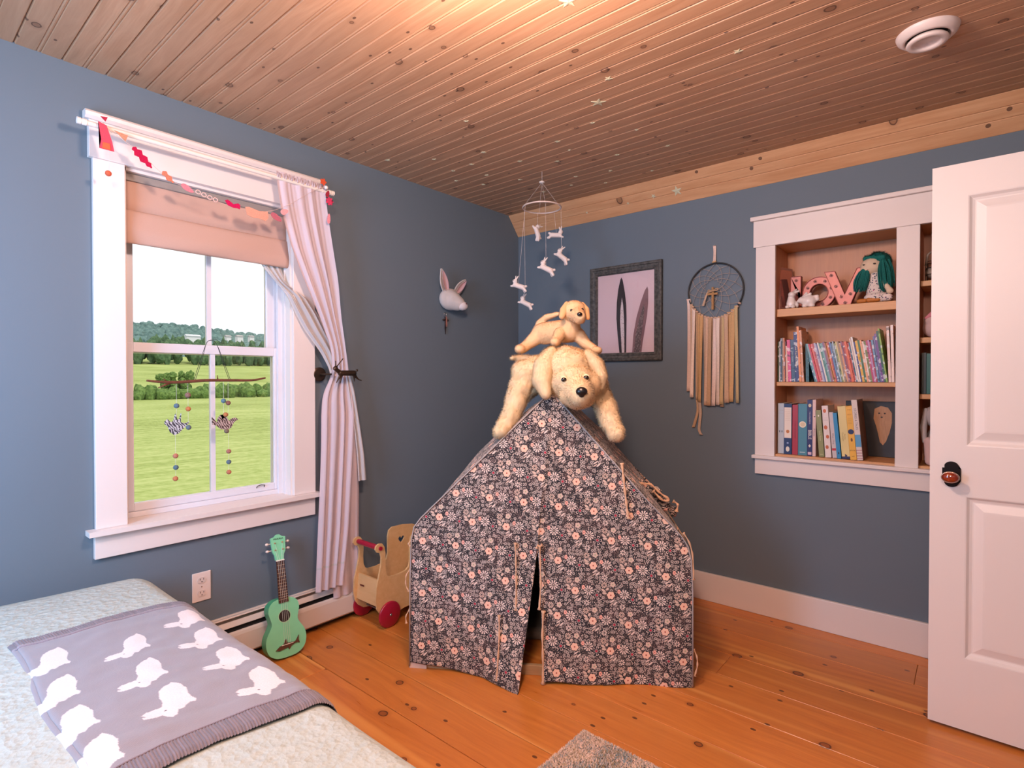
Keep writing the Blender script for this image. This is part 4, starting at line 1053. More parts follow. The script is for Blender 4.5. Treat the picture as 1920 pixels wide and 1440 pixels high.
for c_ in (D(.679, -.118, 1.272), D(.768, -.114, 1.280)):
    b = B(); sphere(b, c_, (.0115, .008, .0095)); obj('eye', b, EYE, dog, local=True, smooth=True)
    b = B(); vs_ = sphere(b, (c_[0], c_[1]+.004, c_[2]+.003), (.0145, .008, .0125)); obj('eyelid', b, CREAMF, dog, local=True, smooth=True)

sd = thing('plush_puppy', 'small tan plush puppy perched on top of the large cream plush dog', 'plush toy', mat=MT@Matrix.Translation((.66, .12, 1.43)))
def Q(s, t, z): return (s-.66, t-.12, z-1.43)
sm = [('e', Q(.716, .085, 1.570), (.054, .05, .047)), ('c', Q(.728, .055, 1.552), Q(.742, .0, 1.537), .037, .024), ('e', Q(.74, .01, 1.528), (.026, .024, .02)),
      ('c', Q(.705, .11, 1.53), Q(.695, .13, 1.49), .036, .050), ('c', Q(.695, .13, 1.49), Q(.58, .20, 1.485), .052, .050), ('e', Q(.57, .21, 1.485), (.052, .05, .048)),
      ('c', Q(.55, .20, 1.475), Q(.510, .19, 1.440), .036, .026), ('c', Q(.510, .19, 1.440), Q(.478, .16, 1.412), .025, .022), ('e', Q(.470, .145, 1.410), (.024, .03, .020)),
      ('c', Q(.655, .10, 1.475), Q(.640, .06, 1.445), .028, .022), ('e', Q(.636, .045, 1.435), (.022, .030, .019)),
      ('c', Q(.735, .13, 1.470), Q(.765, .11, 1.43), .030, .024), ('c', Q(.765, .11, 1.43), Q(.80, .09, 1.405), .022, .020), ('e', Q(.812, .075, 1.398), (.026, .026, .017)),
      ('c', Q(.54, .235, 1.50), Q(.552, .24, 1.535), .018, .017), ('c', Q(.552, .24, 1.535), Q(.585, .22, 1.560), .017, .015), ('c', Q(.585, .22, 1.560), Q(.64, .19, 1.572), .015, .010)]
smm = blobmesh('body', sm, .0048, 4); link_mesh('body', smm, TANF, sd, local=True)
fur_on('fur', smm, sd, TANH, 40000, .0052, .0007, .6, comb=(0, 0, -.3), seed=2, skip=lambda P: (((P-np.array(Q(.744, -.024, 1.542)))**2).sum(1) < .012**2))
EARM = plush('ear_plush', (.72, .40, .18), (.80, .48, .24))
for e in ([('c', Q(.684, .07, 1.603), Q(.672, .06, 1.572), .010, .018), ('c', Q(.672, .06, 1.572), Q(.664, .05, 1.545), .018, .013)], [('c', Q(.752, .09, 1.603), Q(.768, .08, 1.575), .009, .015), ('c', Q(.768, .08, 1.575), Q(.776, .075, 1.540), .015, .010)]):
    link_mesh('ear', blobmesh('ear', e, .003, 3), EARM, sd, local=True)
b = B(); sphere(b, Q(.741, -.026, 1.545), (.0115, .008, .009)); obj('nose', b, NOSE, sd, local=True, smooth=True)
for c_ in (Q(.706, .032, 1.569), Q(.752, .033, 1.571)):
    b = B(); sphere(b, c_, .0062); obj('eye', b, EYE, sd, local=True, smooth=True)
# ------------------------------------------------------------ built-in bookcase
bc = thing('bookcase', 'built-in pine bookcase with wide white casing set into the back wall', 'bookcase', (2.0, .1, .87))
b = B(); box(b, 1.672, BX0, -.020, 0, .862, 1.980, bev=.002); obj('stile', b, TRIM, bc)
b = B(); box(b, BM0, BM1, -.020, 0, .862, 1.980, bev=.002); obj('stile', b, TRIM, bc)
b = B(); box(b, BX1, BX1+.1, -.020, 0, .862, 1.980, bev=.002); obj('stile', b, TRIM, bc)
b = B(); box(b, 1.660, BX1+.112, -.024, 0, 1.980, 2.120, bev=.002); obj('header', b, TRIM, bc)
b = B(); box(b, 1.648, BX1+.125, -.042, 0, 2.120, 2.142, bev=.003); obj('cap', b, TRIM, bc)
b = B(); box(b, 1.660, BX1+.112, -.042, 0, .846, .864, bev=.003); obj('sill', b, TRIM, bc)
b = B(); box(b, 1.672, BX1+.1, -.020, 0, .762, .846, bev=.002); obj('apron', b, TRIM, bc)
BD = .235
b = B(); box(b, BX0-.018, BX1+.018, BD, BD+.012, .86, 2.0); obj('back_panel', b, SHELFZ, bc)
for (x0, x1) in ((BX0-.018, BX0), (BM0, BM1), (BX1, BX1+.018)):
    b = B(); box(b, x0, x1, 0, BD, .86, 2.0); obj('side_panel', b, SHELFZ, bc)
b = B(); box(b, BX0-.018, BX1+.018, 0, BD, 1.980, 2.0); obj('top_panel', b, SHELFW, bc)
b = B(); box(b, BX0-.018, BX1+.018, 0, BD, .856, .874); obj('bottom_panel', b, SHELFW, bc)
for (x0, x1, z0, z1) in ((BX0, BM0, 1.603, 1.644), (BX0, BM0, 1.236, 1.257), (BM1, BX1, 1.700, 1.725), (BM1, BX1, 1.440, 1.465), (BM1, BX1, 1.181, 1.204)):
    b = B(); box(b, x0+.001, x1-.001, .012, BD-.001, z0, z1, bev=.002); obj('shelf', b, SHELFW, bc)

# ------------------------------------------------------------ books
PAGE = M('e8dcc4', .8, 0, .06, 300)
cnames = {}
def spine_art(hexcol, seed):
    """printed spine: ground colour with blocks of title and picture print"""
    key = ('sp', hexcol, seed % 5)
    if key in _mc: return _mc[key]
    g = G('spine_'+hexcol); x, y, z = g.sep(g.coord()); base = H(hexcol)
    d, c, p = g.voro(g.comb(x*.6+seed*3.1, y*.5, z), 70, 1.0); cr, cg, cb = g.sep(c)
    n = g.noise(g.comb(x, y, z*1.0+seed), 26, 2)
    print_ = (n > .56)*(cr < .5)
    light_ = tuple(min(1, k*.4+.5) for k in base); dk = tuple(k*.35 for k in base)
    col = g.mix(print_, base, light_); col = g.mix((n < .40)*(cg < .45), col, dk)
    g.set(color=col, rough=.38); _mc[key] = g.m; return g.m
def book(label, x, y, z, w, h, d, lean, m, group, cover=None, yaw=0, name='book', artseed=0, parts=True, extras=None, catg='book'):
    """x: left edge of the foot; lean: degrees its head tips to the left"""
    L = math.radians(-lean)
    MB_ = Matrix.Translation((x, y, z+abs(math.sin(L))*0)) @ Matrix.Rotation(math.radians(yaw), 4, 'Z') @ Matrix.Rotation(L, 4, 'Y')
    if lean > 0:   # rotate about the lower left edge so the right corner would lift: keep the right foot on the shelf
        MB_ = Matrix.Translation((x+w*(1-math.cos(L)), y, z+.0006+0*w)) @ Matrix.Rotation(math.radians(yaw), 4, 'Z') @ Matrix.Rotation(L, 4, 'Y')
        MB_ = Matrix.Translation((0, 0, max(0, -(MB_.to_3x3() @ Vector((w, 0, 0))).z))) @ MB_
    else: MB_ = Matrix.Translation((0, 0, .0006)) @ MB_
    t = thing(name, label, catg, mat=MB_, group=group)
    c_ = min(.0022, w*.22)
    b = B()
    if parts:
        box(b, 0, c_, 0, d, 0, h); box(b, w-c_, w, 0, d, 0, h); box(b, c_, w-c_, 0, c_, 0, h); obj('cover', b, m, t, local=True)
        b = B(); box(b, c_, w-c_, c_, d-.003, .0025, h-.0025); obj('pages', b, PAGE, t, local=True)
    else:
        box(b, 0, w, 0, d, 0, h); obj('cover', b, m, t, local=True)
    if extras: extras(t, w, h, d)
    return t
def sp_text(t, txt, w, h, zc, size, hexcol, rot=True, wf=.5):
    me = text_mesh(txt, size, .0002)
    R1 = Matrix.Rotation(PI/2, 4, 'X')
    R2 = Matrix.Rotation(PI/2, 4, 'Y') if rot else Matrix.Identity(4)
    me.transform(Matrix.Translation((w*wf, -.0006, zc)) @ R2 @ R1); link_mesh('spine_text', me, M(hexcol, .5), t, local=True)
def sp_patch(t, w0, w1, z0, z1, hexcol, nm='label_patch'):
    b = B(); box(b, w0, w1, -.0005, .0003, z0, z1); obj(nm, b, M(hexcol, .5), t, local=True)
def sp_disc(t, cx_, cz_, r, hexcol, nm='spine_motif', rz=None, n=20, lift=0):
    b = B(); prism(b, [(cx_+r*math.cos(a), cz_+(rz or r)*math.sin(a)) for a in np.linspace(0, 2*PI, n, endpoint=False)], lambda u, v, w: Vector((u, w, v)), -.0009-lift, .0002); obj(nm, b, M(hexcol, .5), t, local=True)
SZ = .8746
def e1(t, w, h, d):
    sp_disc(t, w*.32, h*.44, .0022, '4a5560', rz=.006); sp_disc(t, w*.7, h*.44, .0022, '4a5560', rz=.006)
    sp_patch(t, w*.1, w*.9, h*.80, h*.803, 'a89a90'); sp_patch(t, w*.1, w*.9, h*.86, h*.863, 'a89a90')
def e2(t, w, h, d):
    sp_patch(t, .002, w-.002, h*.32, h*.93, 'eadccc')
    for k in range(7): sp_patch(t, .006, w-.006, h*(.88-.035*k), h*(.883-.035*k), 'b09484', 'print_line')
    sp_disc(t, w*.5, h*.45, .008, 'c07434', rz=.009); sp_disc(t, w*.5, h*.10, .009, 'e4dccc', rz=.014); sp_disc(t, w*.5, h*.22, .005, '8a9cc4')
def e3(t, w, h, d): sp_text(t, 'STORIES FOR CHILDREN', w, h, h*.5, .0085, '7a0f1c')
def e4(t, w, h, d):
    sp_disc(t, w*.5, h*.60, .0165, 'ecdfc4'); sp_disc(t, w*.5, h*.60, .0110, 'dcc8a4', lift=.0004); sp_patch(t, w*.2, w*.8, h*.05, h*.065, 'b8ccd0')
def e5(t, w, h, d):
    sp_text(t, 'BIBLE', w, h, h*.38, .021, 'eee6e0'); sp_text(t, 'THE CHILDREN\u2019S', w, h, h*.68, .0085, 'd8ccd8'); sp_disc(t, w*.5, h*.9, .007, 'd8c8a8', rz=.009); sp_patch(t, w*.15, w*.85, h*.02, h*.07, 'd8b8c4')
    sp_disc(t, w*.5, h*.18, .006, 'e8dcc8', n=4, rz=.009)
def e6(t, w, h, d): sp_text(t, 'Princess', w, h, h*.42, .012, '8a7478'); sp_disc(t, w*.6, h*.7, .004, '6a5058', rz=.003)
def e7(t, w, h, d): sp_text(t, 'Little House', w, h, h*.45, .010, 'd8d0a4'); sp_disc(t, w*.5, h*.88, .003, 'f0ead8', rz=.005); sp_patch(t, w*.2, w*.8, h*.05, h*.06, 'c8c094')
def e8(t, w, h, d):
    for zz, r_ in ((.9, .009), (.58, .010), (.40, .009), (.20, .009)): sp_disc(t, w*.5+.003*math.sin(zz*20), h*zz, r_*.8, 'c8683c', rz=r_*1.1, n=9)
    sp_patch(t, w*.15, w*.85, h*.72, h*.725, 'a8988c'); sp_patch(t, w*.15, w*.85, h*.76, h*.763, 'a8988c')
def e9(t, w, h, d): sp_text(t, 'When I Pray', w, h, h*.42, .011, '6c5a5c'); sp_patch(t, w*.05, w*.95, h*.16, h*.21, 'c42c3c')
def e10(t, w, h, d): sp_disc(t, w*.5, h*.12, .003, '182c48', rz=.006)
def e11(t, w, h, d):
    sp_text(t, 'Goodnight', w, h, h*.42, .010, 'a88c4c', wf=.35); sp_text(t, 'Stories', w, h, h*.42, .010, 'a88c4c', wf=.62)
    sp_patch(t, 0, w, 0, h*.045, '2c2c5c'); sp_disc(t, w*.5, h*.06, .007, '3a3450', n=3, rz=.012)
def e12(t, w, h, d):
    sp_disc(t, w*.5, h*.52, .0125, '1c2c5c'); sp_text(t, 'BOOK', w, h, h*.17, .0085, '6c4414', rot=False); sp_text(t, 'THE', w, h, h*.93, .009, 'b07820', rot=False); sp_text(t, 'MY', w, h, h*.06, .009, '6c4414', rot=False)
    sp_disc(t, w*.5, h*.37, .004, '6c3c14', rz=.009); sp_text(t, 'FIRST', w, h, h*.84, .008, 'b07820', rot=False)
    for k in range(4): sp_patch(t, w*.2, w*.8, h*(.76-.03*k), h*(.765-.03*k), 'c08820', 'print_line')
def e13(t, w, h, d):
    sp_text(t, 'STORIES & TALES', w, h, h*.68, .014, '7c7478'); sp_patch(t, 0, w, h*.22, h*.42, '5c9cc4')
    for k in range(4): sp_patch(t, 0, w, h*(.02+.045*k), h*(.035+.045*k), 'b8848c', 'stripe')
bb = [('e', .0)]
BG = 'hardback books on the bottom shelf'
def ym(hx): return M(hx, .42)
rows = [  # label, x, width, height, lean, y, colour, extras
 ('pale blue book with two small figures, leftmost on the bottom shelf', 1.7745, .0300, .268, 0, .030, 'b4bcc0', e1),
 ('navy book with a long cream label, second on the bottom shelf', 1.8055, .0380, .266, 0, .026, '1c2f5c', e2),
 ('plain crimson book standing between the navy and teal books', 1.8460, .0265, .262, 0, .028, 'a8202f', e3),
 ('wide teal book with a cream circle on its spine', 1.8745, .0420, .268, 0, .026, '4a8494', e4),
 ('dark blue children\u2019s bible with silver lettering', 1.9180, .0235, .290, 0, .022, '241f5c', e5),
 ('pale pink book right of the dark blue bible', 1.9430, .0150, .292, 0, .020, 'dcbcb4', e6),
 ('olive green book leaning beside the pale pink book', 1.9740, .0240, .238, 4.5, .020, '8c8c54', e7),
 ('white book with four orange animals on its spine', 2.0030, .0275, .262, 4, .014, 'e4d4cc', e8),
 ('slim pale grey book with a red block near its foot', 2.0345, .0190, .230, 4.5, .020, 'ccbcb8', e9),
 ('plain bright blue book leaning on the grey book', 2.0570, .0175, .228, 5.5, .006, '2c84b4', e10),
 ('wide pale yellow book with a navy foot', 2.0775, .0345, .262, 5, .012, 'dcc884', e11),
 ('bright yellow book with a navy dot on its spine', 2.1140, .0270, .264, 5, .004, 'e4ac34', e12)]
for r in rows: book(r[0], r[1], r[5], SZ, r[2], r[3], .17, r[4], ym(r[6]), BG, extras=r[7])
# last one shows its brown front cover
def brown_cover(t, w, h, d):
    g = G('brown_photo_cover'); n = g.noise(g.coord(), 14, 4, .6); g.set(color=g.ramp(n, [(.3, (.07, .025, .012)), (.5, (.22, .095, .045)), (.7, (.36, .18, .09))]), rough=.3)
    b = B(); box(b, w, w+.0012, .001, d, .001, h-.001); obj('front_cover', b, g.m, t, local=True); e13(t, w, h, d)
book('thick white book with blue foot and brown picture cover, rightmost of the row', 2.1430, .006, SZ, .0235, .296, .175, 5.5, ym('d8c8bc'), BG, extras=brown_cover)
# dark board with a long-haired animal face at the back
fb = thing('framed_animal_picture', 'dark framed picture of a long-haired tan animal behind the books', 'picture', (2.18, .2, .875))
b = B(); box(b, 2.06, 2.288, .218, .230, .8746, 1.158, bev=.002); obj('backing_board', b, M('2c2a2c', .5, 0, .2, 20), fb)
an = [(2.188, 1.12), (2.215, 1.135), (2.245, 1.128), (2.262, 1.10), (2.262, 1.05), (2.252, 1.0), (2.238, .955), (2.225, .935), (2.212, .95), (2.205, .99), (2.196, 1.03), (2.184, 1.07)]
g = G('tan_fur_print'); x, y, z = g.sep(g.coord()); n = g.noise(g.comb(x*9, y, z), 22, 4, .6); g.set(color=g.mix(n, (.30, .13, .05), (.62, .34, .16)), rough=.5)
b = B(); prism(b, an, lambda u, v, w: Vector((u, w, v)), .2165, .219); obj('animal_print', b, g.m, fb)
b = B()
for xx in (2.208, 2.232): sphere(b, (xx, .2162, 1.098), (.004, .0012, .004))
sphere(b, (2.219, .2162, 1.078), (.005, .0012, .0035)); obj('eyes', b, M('1c1210', .4), fb)

# middle shelf: upright picture books, then the long leaning row
MG = 'thin picture books on the middle shelf'
MZ = 1.2576
cn = {'5a6a50': 'grey-green', 'e4dcd0': 'white', '6c8090': 'slate', '3c4c58': 'charcoal', '9c7c60': 'tan', 'd87c3c': 'orange', '7c4434': 'rust', 'e0b490': 'peach', 'd84874': 'hot pink', '3c5068': 'steel blue',
      '2c2c64': 'navy', 'e88c3c': 'bright orange', 'd89464': 'apricot', '2c5450': 'dark teal', '3c7484': 'teal', 'c8303c': 'red', 'b8483c': 'brick red', 'dc6c5c': 'coral', 'b8b0bc': 'pale lilac', '6c6c9c': 'lavender', '4c8474': 'sea green',
      '7ca4a4': 'pale aqua', 'a86c3c': 'brown', 'dc8c3c': 'amber', '6484b4': 'mid blue', 'a4b8c4': 'pale blue', '8c9c6c': 'sage', 'd8c47c': 'pale yellow', '8c5c74': 'mauve', 'a43c3c': 'dark red', 'e0642c': 'vivid orange', '2c6474': 'deep teal', 'e8d0c4': 'cream',
      '3c3c7c': 'indigo', 'e4ac24': 'yellow', '3c6c3c': 'green', 'e8a474': 'salmon', '7c8444': 'olive', 'b83c64': 'raspberry', 'b884b4': 'orchid', 'a42444': 'crimson', '6c94b4': 'sky blue', '74448c': 'purple', '2c5c4c': 'forest green', '8cb444': 'lime green', 'ead4c8': 'ivory'}
up = [(1.7735, .0055, .214, '5a6a50', 0), (1.7805, .0045, .216, 'e4dcd0', 0), (1.7860, .0075, .232, '3c4c58', .5), (1.7945, .0070, .234, '9c7c60', .5), (1.8025, .0060, .232, 'd87c3c', .8), (1.8095, .0045, .214, '7c4434', 1), (1.8150, .0085, .190, 'e0b490', 1.5),
      (1.8245, .0155, .222, 'd84874', 2.2), (1.8415, .0165, .222, '3c5068', 2.2), (1.8595, .0175, .262, '2c2c64', 2.5), (1.8785, .0105, .290, 'e88c3c', 3), (1.8905, .0105, .270, 'd89464', 3.2), (1.9080, .0150, .198, '2c5450', 1.0)]
seq = ['3c7484', '7ca4a4', 'c8303c', 'dc6c5c', 'b8483c', 'b8b0bc', '6c6c9c', 'e4dcd0', '4c8474', '7ca4a4', '8c5c74', 'a86c3c', 'dc8c3c', 'b8483c', '6484b4', '6c8090', 'a4b8c4', '8c9c6c', 'd8c47c', '9c7c60', 'd89464', '8c5c74', 'a43c3c', 'e0642c', 'b8483c', '2c6474', 'e8d0c4', 'e4dcd0', '3c3c7c',
       'e4ac24', '3c6c3c', 'e8a474', 'ead4c8', '7c8444', 'b83c64', 'b884b4', 'a42444', '6c94b4', '6c6c9c', '74448c', '2c5c4c', '8cb444']
x0, x1 = 1.948, 2.262; n_ = len(seq); mid = []
rg = random.Random(5); ws = [rg.uniform(.75, 1.25) for _ in seq]; ws[29] = 1.5; ws[23] = 1.5; tot = sum(ws); xx = x0
for i, hx in enumerate(seq):
    f = i/(n_-1); w = ws[i]/tot*(x1-x0)
    lean = 13.5-5.5*f
    h = .205+rg.uniform(-.006, .004)+(.018 if i in (26, 27) else 0)
    if i == 0: h = .180
    if i >= 38: h = .225+.012*(i-38)
    mid.append((xx, w*.985, h, hx, lean)); xx += w
end = [(2.2655, .0105, .268, 'e8d0c4', 2.5), (2.2775, .0110, .272, 'ead4c8', 1.5)]
allb = up+mid+end; used = set()
for i, (bx, w, h, hx, lean) in enumerate(allb):
    lft = cn[allb[i-1][3]] if i else None; rgt = cn[allb[i+1][3]] if i < len(allb)-1 else None
    c = cn[hx]
    if i == 0: lab = f'thin {c} book, leftmost on the middle shelf'
    elif rgt is None: lab = f'tall {c} book, rightmost on the middle shelf'
    else: lab = ('tall ' if h > .25 else 'thin ')+f'{c} book leaning between the {lft} and {rgt} ones, middle shelf'
    if i < 13 and 0 < i: lab = lab.replace('leaning', 'standing')
    if lab in used: lab = lab.replace('thin', 'slim')
    used.add(lab)
    t = book(lab, bx, .030+rg.uniform(-.004, .006), MZ, w, h, .16, lean, spine_art(hx, i), MG, parts=w > .009)
    if i == 9: sp_text(t, 'I Love You More Books', w, h, h*.52, .0125, 'ece4c8')
    if i == 8: sp_text(t, 'Sweet Dreams', w, h, h*.6, .009, 'b8c4cc')
    if hx == 'e4ac24': sp_text(t, 'FIRST WORDS', w, h, h*.5, .007, '5c3c14')
# right-hand bay (mostly behind the door)
for k, (bx, w, hx, lb) in enumerate(((2.392, .016, '28302c', 'black'), (2.410, .014, '2c6458', 'dark green'), (2.426, .016, '34443c', 'grey'))):
    book(f'{lb} upright book on the shelf right of the white divider', bx, .03, 1.2046, w, .19-.004*k, .15, 0, M(hx, .4), 'books in the right-hand bay')

# ------------------------------------------------------------ things on the top shelf
TZ = 1.6445
COP = M('b0685a', .42, .25, .06, 30); COPS = M('7a2c24', .45, .4)
def marquee(nm, label, poly, bulbs, hole=None, y0=.095, group='marquee letters'):
    t = thing(nm, label, 'letter', (poly[0][0], y0, TZ), group=group)
    b = B(); prism(b, poly, lambda u, v, w: Vector((u, w, v)), y0, y0+.004, hole=hole); obj('face', b, COP, t)
    def rim(P_):
        b = B(); n = len(P_)
        for i in range(n):
            (ux, uz), (vx, vz) = P_[i], P_[(i+1) % n]; q = [b.verts.new((ux, y0-.006, uz)), b.verts.new((vx, y0-.006, vz)), b.verts.new((vx, y0+.032, vz)), b.verts.new((ux, y0+.032, uz))]; b.faces.new(q)
        bmesh.ops.remove_doubles(b, verts=b.verts, dist=1e-6); o = obj('rim', b, COPS, t); solid(o, .0025, 0)
    rim(poly)
    if hole: rim(hole)
    for (u, v) in bulbs:
        b = B(); lathe(b, [(.0085, .0), (.0085, -.002), (.0065, -.0025), (.0065, 0)], (u, y0, v), 'y', 16); sphere(b, (u, y0-.004, v), (.0052, .006, .0052), None, 12, 8); obj('bulb', b, M('b88c84', .2, .5), t, smooth=True)
    return t
marquee('marquee_letter', 'copper marquee letter L with bulbs behind the seated white rabbit', [(1.812, TZ), (1.905, TZ), (1.905, TZ+.030), (1.862, TZ+.030), (1.862, 1.825), (1.812, 1.825)], [(1.839, 1.805), (1.839, 1.73), (1.885, TZ+.015)], y0=.125)
oo = [(1.951+.077*math.cos(a), TZ+.082+.082*math.sin(a)) for a in np.linspace(0, 2*PI, 40, endpoint=False)]; oh = [(1.951+.043*math.cos(a), TZ+.082+.046*math.sin(a)) for a in np.linspace(0, 2*PI, 32, endpoint=False)]
marquee('marquee_letter', 'round copper marquee letter O with bulbs behind the white rabbit', oo, [(1.951+.060*math.cos(a), TZ+.082+.064*math.sin(a)) for a in np.linspace(.3, 6.6, 8, endpoint=False)], hole=oh, y0=.11)
vv_ = [(1.985, 1.822), (2.030, 1.822), (2.075, 1.700), (2.128, 1.826), (2.168, 1.826), (2.100, TZ), (2.052, TZ)]
marquee('marquee_letter', 'copper marquee letter V with bulbs beside the teal-haired doll', vv_, [(2.015, 1.802), (2.036, 1.744), (2.060, 1.690), (2.078, 1.658), (2.10, 1.70), (2.14, 1.80)], y0=.065)
PORC = M('e8dcd4', .22, 0, spec=.6)
wr = thing('rabbit_figurine', 'seated white ceramic rabbit in front of the letter L', 'figurine', (1.835, .045, TZ), group='white ceramic rabbits')
r1 = [('c', (1.832, .050, TZ+.028), (1.832, .050, TZ+.058), .024, .017), ('e', (1.836, .044, TZ+.075), (.018, .018, .016)), ('c', (1.846, .046, TZ+.084), (1.868, .052, TZ+.092), .008, .006), ('c', (1.838, .054, TZ+.086), (1.856, .062, TZ+.104), .007, .004),
      ('e', (1.818, .034, TZ+.010), (.012, .016, .010)), ('e', (1.845, .034, TZ+.010), (.012, .016, .010)), ('e', (1.857, .055, TZ+.022), (.012, .012, .018))]
link_mesh('body', blobmesh('body', r1, .0032, 2), PORC, wr)
wr2 = thing('rabbit_figurine', 'crouching white ceramic rabbit in front of the letter O', 'figurine', (1.915, .045, TZ), group='white ceramic rabbits')
r2 = [('e', (1.915, .048, TZ+.034), (.036, .026, .032)), ('e', (1.885, .040, TZ+.040), (.019, .018, .018)), ('c', (1.888, .046, TZ+.054), (1.905, .05, TZ+.078), .008, .006), ('c', (1.894, .042, TZ+.056), (1.925, .044, TZ+.072), .008, .006), ('e', (1.872, .036, TZ+.036), (.010, .012, .009)),
      ('e', (1.953, .052, TZ+.042), (.013, .012, .012)), ('c', (1.930, .05, TZ+.05), (1.955, .05, TZ+.056), .012, .009), ('e', (1.900, .036, TZ+.009), (.014, .016, .010)), ('e', (1.932, .040, TZ+.009), (.016, .016, .010))]
link_mesh('body', blobmesh('body', r2, .0032, 2), PORC, wr2)
mf = thing('mirror_frame', 'small pinkish framed mirror leaning at the left end of the top shelf', 'mirror', (1.79, .1, TZ))
MM = Matrix.Translation((1.777, .05, TZ+.003)) @ Matrix.Rotation(math.radians(72), 4, 'Z') @ Matrix.Rotation(math.radians(-5), 4, 'X')
b = B(); box(b, .0, .15, .0, .008, 0, .235, bev=.0015, M=MM); obj('frame', b, M('a8786c', .5, 0, .1, 60), mf)
b = B(); box(b, .014, .136, -.001, .001, .014, .221, M=MM); obj('mirror_glass', b, M('c89890', .12, .75), mf)
dl = thing('rag_doll', 'rag doll with teal yarn hair and floral dress sitting on the top shelf', 'doll', (2.21, .07, TZ))
SKIN = M('d8c0a4', .85, 0, .04, 200, .2); TEAL = M('0a6c64', .8, 0, .35, 300, .5); TEALB = M('0c5878', .8, 0, .3, 300, .5)
link_mesh('head', blobmesh('head', [('e', (2.190, .070, 1.826), (.050, .042, .044)), ('e', (2.178, .058, 1.814), (.036, .03, .030))], .005, 3), SKIN, dl)
b = B(); sphere(b, (2.205, .027, 1.832), (.006, .0025, .0035), None, 10, 8); sphere(b, (2.160, .030, 1.832), (.005, .0025, .003), None, 10, 8); obj('eye', b, M('2a1a18', .4), dl, smooth=True)
b = B(); sphere(b, (2.178, .026, 1.806), (.003, .0015, .0015), None, 8, 6); obj('mouth', b, M('c88878', .6), dl, smooth=True)
hm = blobmesh('hair_cap', [('e', (2.215, .092, 1.846), (.054, .050, .050)), ('c', (2.165, .065, 1.866), (2.235, .055, 1.862), .014, .016)], .005, 3)
link_mesh('hair_cap', hm, TEAL, dl); TEALH = plush('teal_yarn', (.006, .13, .11), (.012, .19, .16), tl=.1); fur_on('hair_strands', hm, dl, TEALH, 3500, .014, .0008, .5, comb=(.2, -.2, -.7), seed=3, local=True)
def yarn(cx_, cz_, y_, w, L_, m, seed, n=90, dx=0):
    r_ = random.Random(seed); b = B()
    for i in range(n):
        a = r_.uniform(-1, 1); k = r_.uniform(.75, 1.05); yo = r_.uniform(-.016, .016)
        p = [(cx_+a*w*.35, y_+yo*.5, cz_), (cx_+a*w*.85+dx*.3, y_+yo, cz_-L_*.3*k), (cx_+a*w+dx*.7, y_+yo, cz_-L_*.7*k), (cx_+a*w*.85+dx, y_+yo*.7, cz_-L_*k)]
        tube(b, catmull(p, 3), .0018, 4)
    obj('pigtail', b, m, dl, smooth=True)
yarn(2.165, 1.812, .042, .030, .105, TEAL, 1, dx=-.022); yarn(2.158, 1.805, .052, .026, .09, TEALB, 5, 40, dx=-.020); yarn(2.238, 1.850, .040, .026, .150, TEAL, 2, dx=.012); yarn(2.255, 1.85, .06, .02, .13, TEAL, 6, 50, dx=.012)
def dress_mat():
    g = G('doll_dress_print'); d, c, p = g.voro(g.coord(), 120, 1.0); cr, cg, cb = g.sep(c); col = g.mix((d < .38)*(cr < .55), (.72, .62, .56), (.03, .05, .08)); col = g.mix((d < .3)*(cr > .85), col, (.5, .15, .25)); g.set(color=col, rough=.85); return g.m
dm_ = blobmesh('dress', [('c', (2.200, .068, 1.782), (2.205, .072, 1.700), .024, .040), ('e', (2.215, .060, 1.672), (.058, .045, .026)), ('c', (2.22, .045, 1.668), (2.262, .035, 1.666), .022, .018)], .0045, 3); link_mesh('dress', dm_, dress_mat(), dl)
link_mesh('arm', blobmesh('arm', [('c', (2.238, .045, 1.745), (2.266, .030, 1.700), .012, .013), ('e', (2.268, .028, 1.694), (.016, .014, .014))], .004, 2), SKIN, dl)
SHOE = M('b8702c', .6, 0, .1, 80)
link_mesh('shoe', blobmesh('shoe', [('c', (2.140, .030, TZ+.011), (2.165, .034, TZ+.012), .010, .011)], .003, 2), SHOE, dl)
link_mesh('shoe', blobmesh('shoe', [('c', (2.182, .028, TZ+.013), (2.220, .030, TZ+.014), .012, .012)], .003, 2), SHOE, dl)
# right bay bits seen past the door
wb = thing('wire_basket', 'dark wire basket holding trinkets on the top shelf right of the divider', 'basket', (2.44, .08, 1.7255))
b = B()
for k in range(4): tube(b, [(2.455+.055*math.cos(a), .09+.055*math.sin(a), 1.729+.03*k) for a in np.linspace(0, 2*PI, 24, endpoint=False)], .0016, 5, closed=True)
for a in np.linspace(0, 2*PI, 12, endpoint=False): tube(b, [(2.455+.055*math.cos(a), .09+.055*math.sin(a), 1.7275), (2.455+.055*math.cos(a), .09+.055*math.sin(a), 1.82)], .0014, 5)
obj('wire_cage', b, M('3c3028', .5, .4), wb)
b = B(); tube(b, [(2.402, .06, 1.80), (2.41, .05, 1.85), (2.425, .05, 1.862)], .005, 6); sphere(b, (2.43, .08, 1.77), (.03, .03, .03)); obj('trinket', b, M('8c7c6c', .6, 0, .4, 60), wb, smooth=True)
PINKP = plush('pink_plush', (.62, .42, .38), (.70, .50, .46)); GRYP = plush('grey_plush', (.42, .36, .34), (.50, .44, .42))
pp = thing('plush_pig', 'soft pinkish-grey plush toy with a pink ear on the second right-hand shelf', 'plush toy', (2.42, .07, 1.4655))
link_mesh('body', blobmesh('body', [('e', (2.432, .075, 1.512), (.042, .045, .046)), ('e', (2.43, .06, 1.545), (.034, .035, .03))], .005, 3), PINKP, pp)
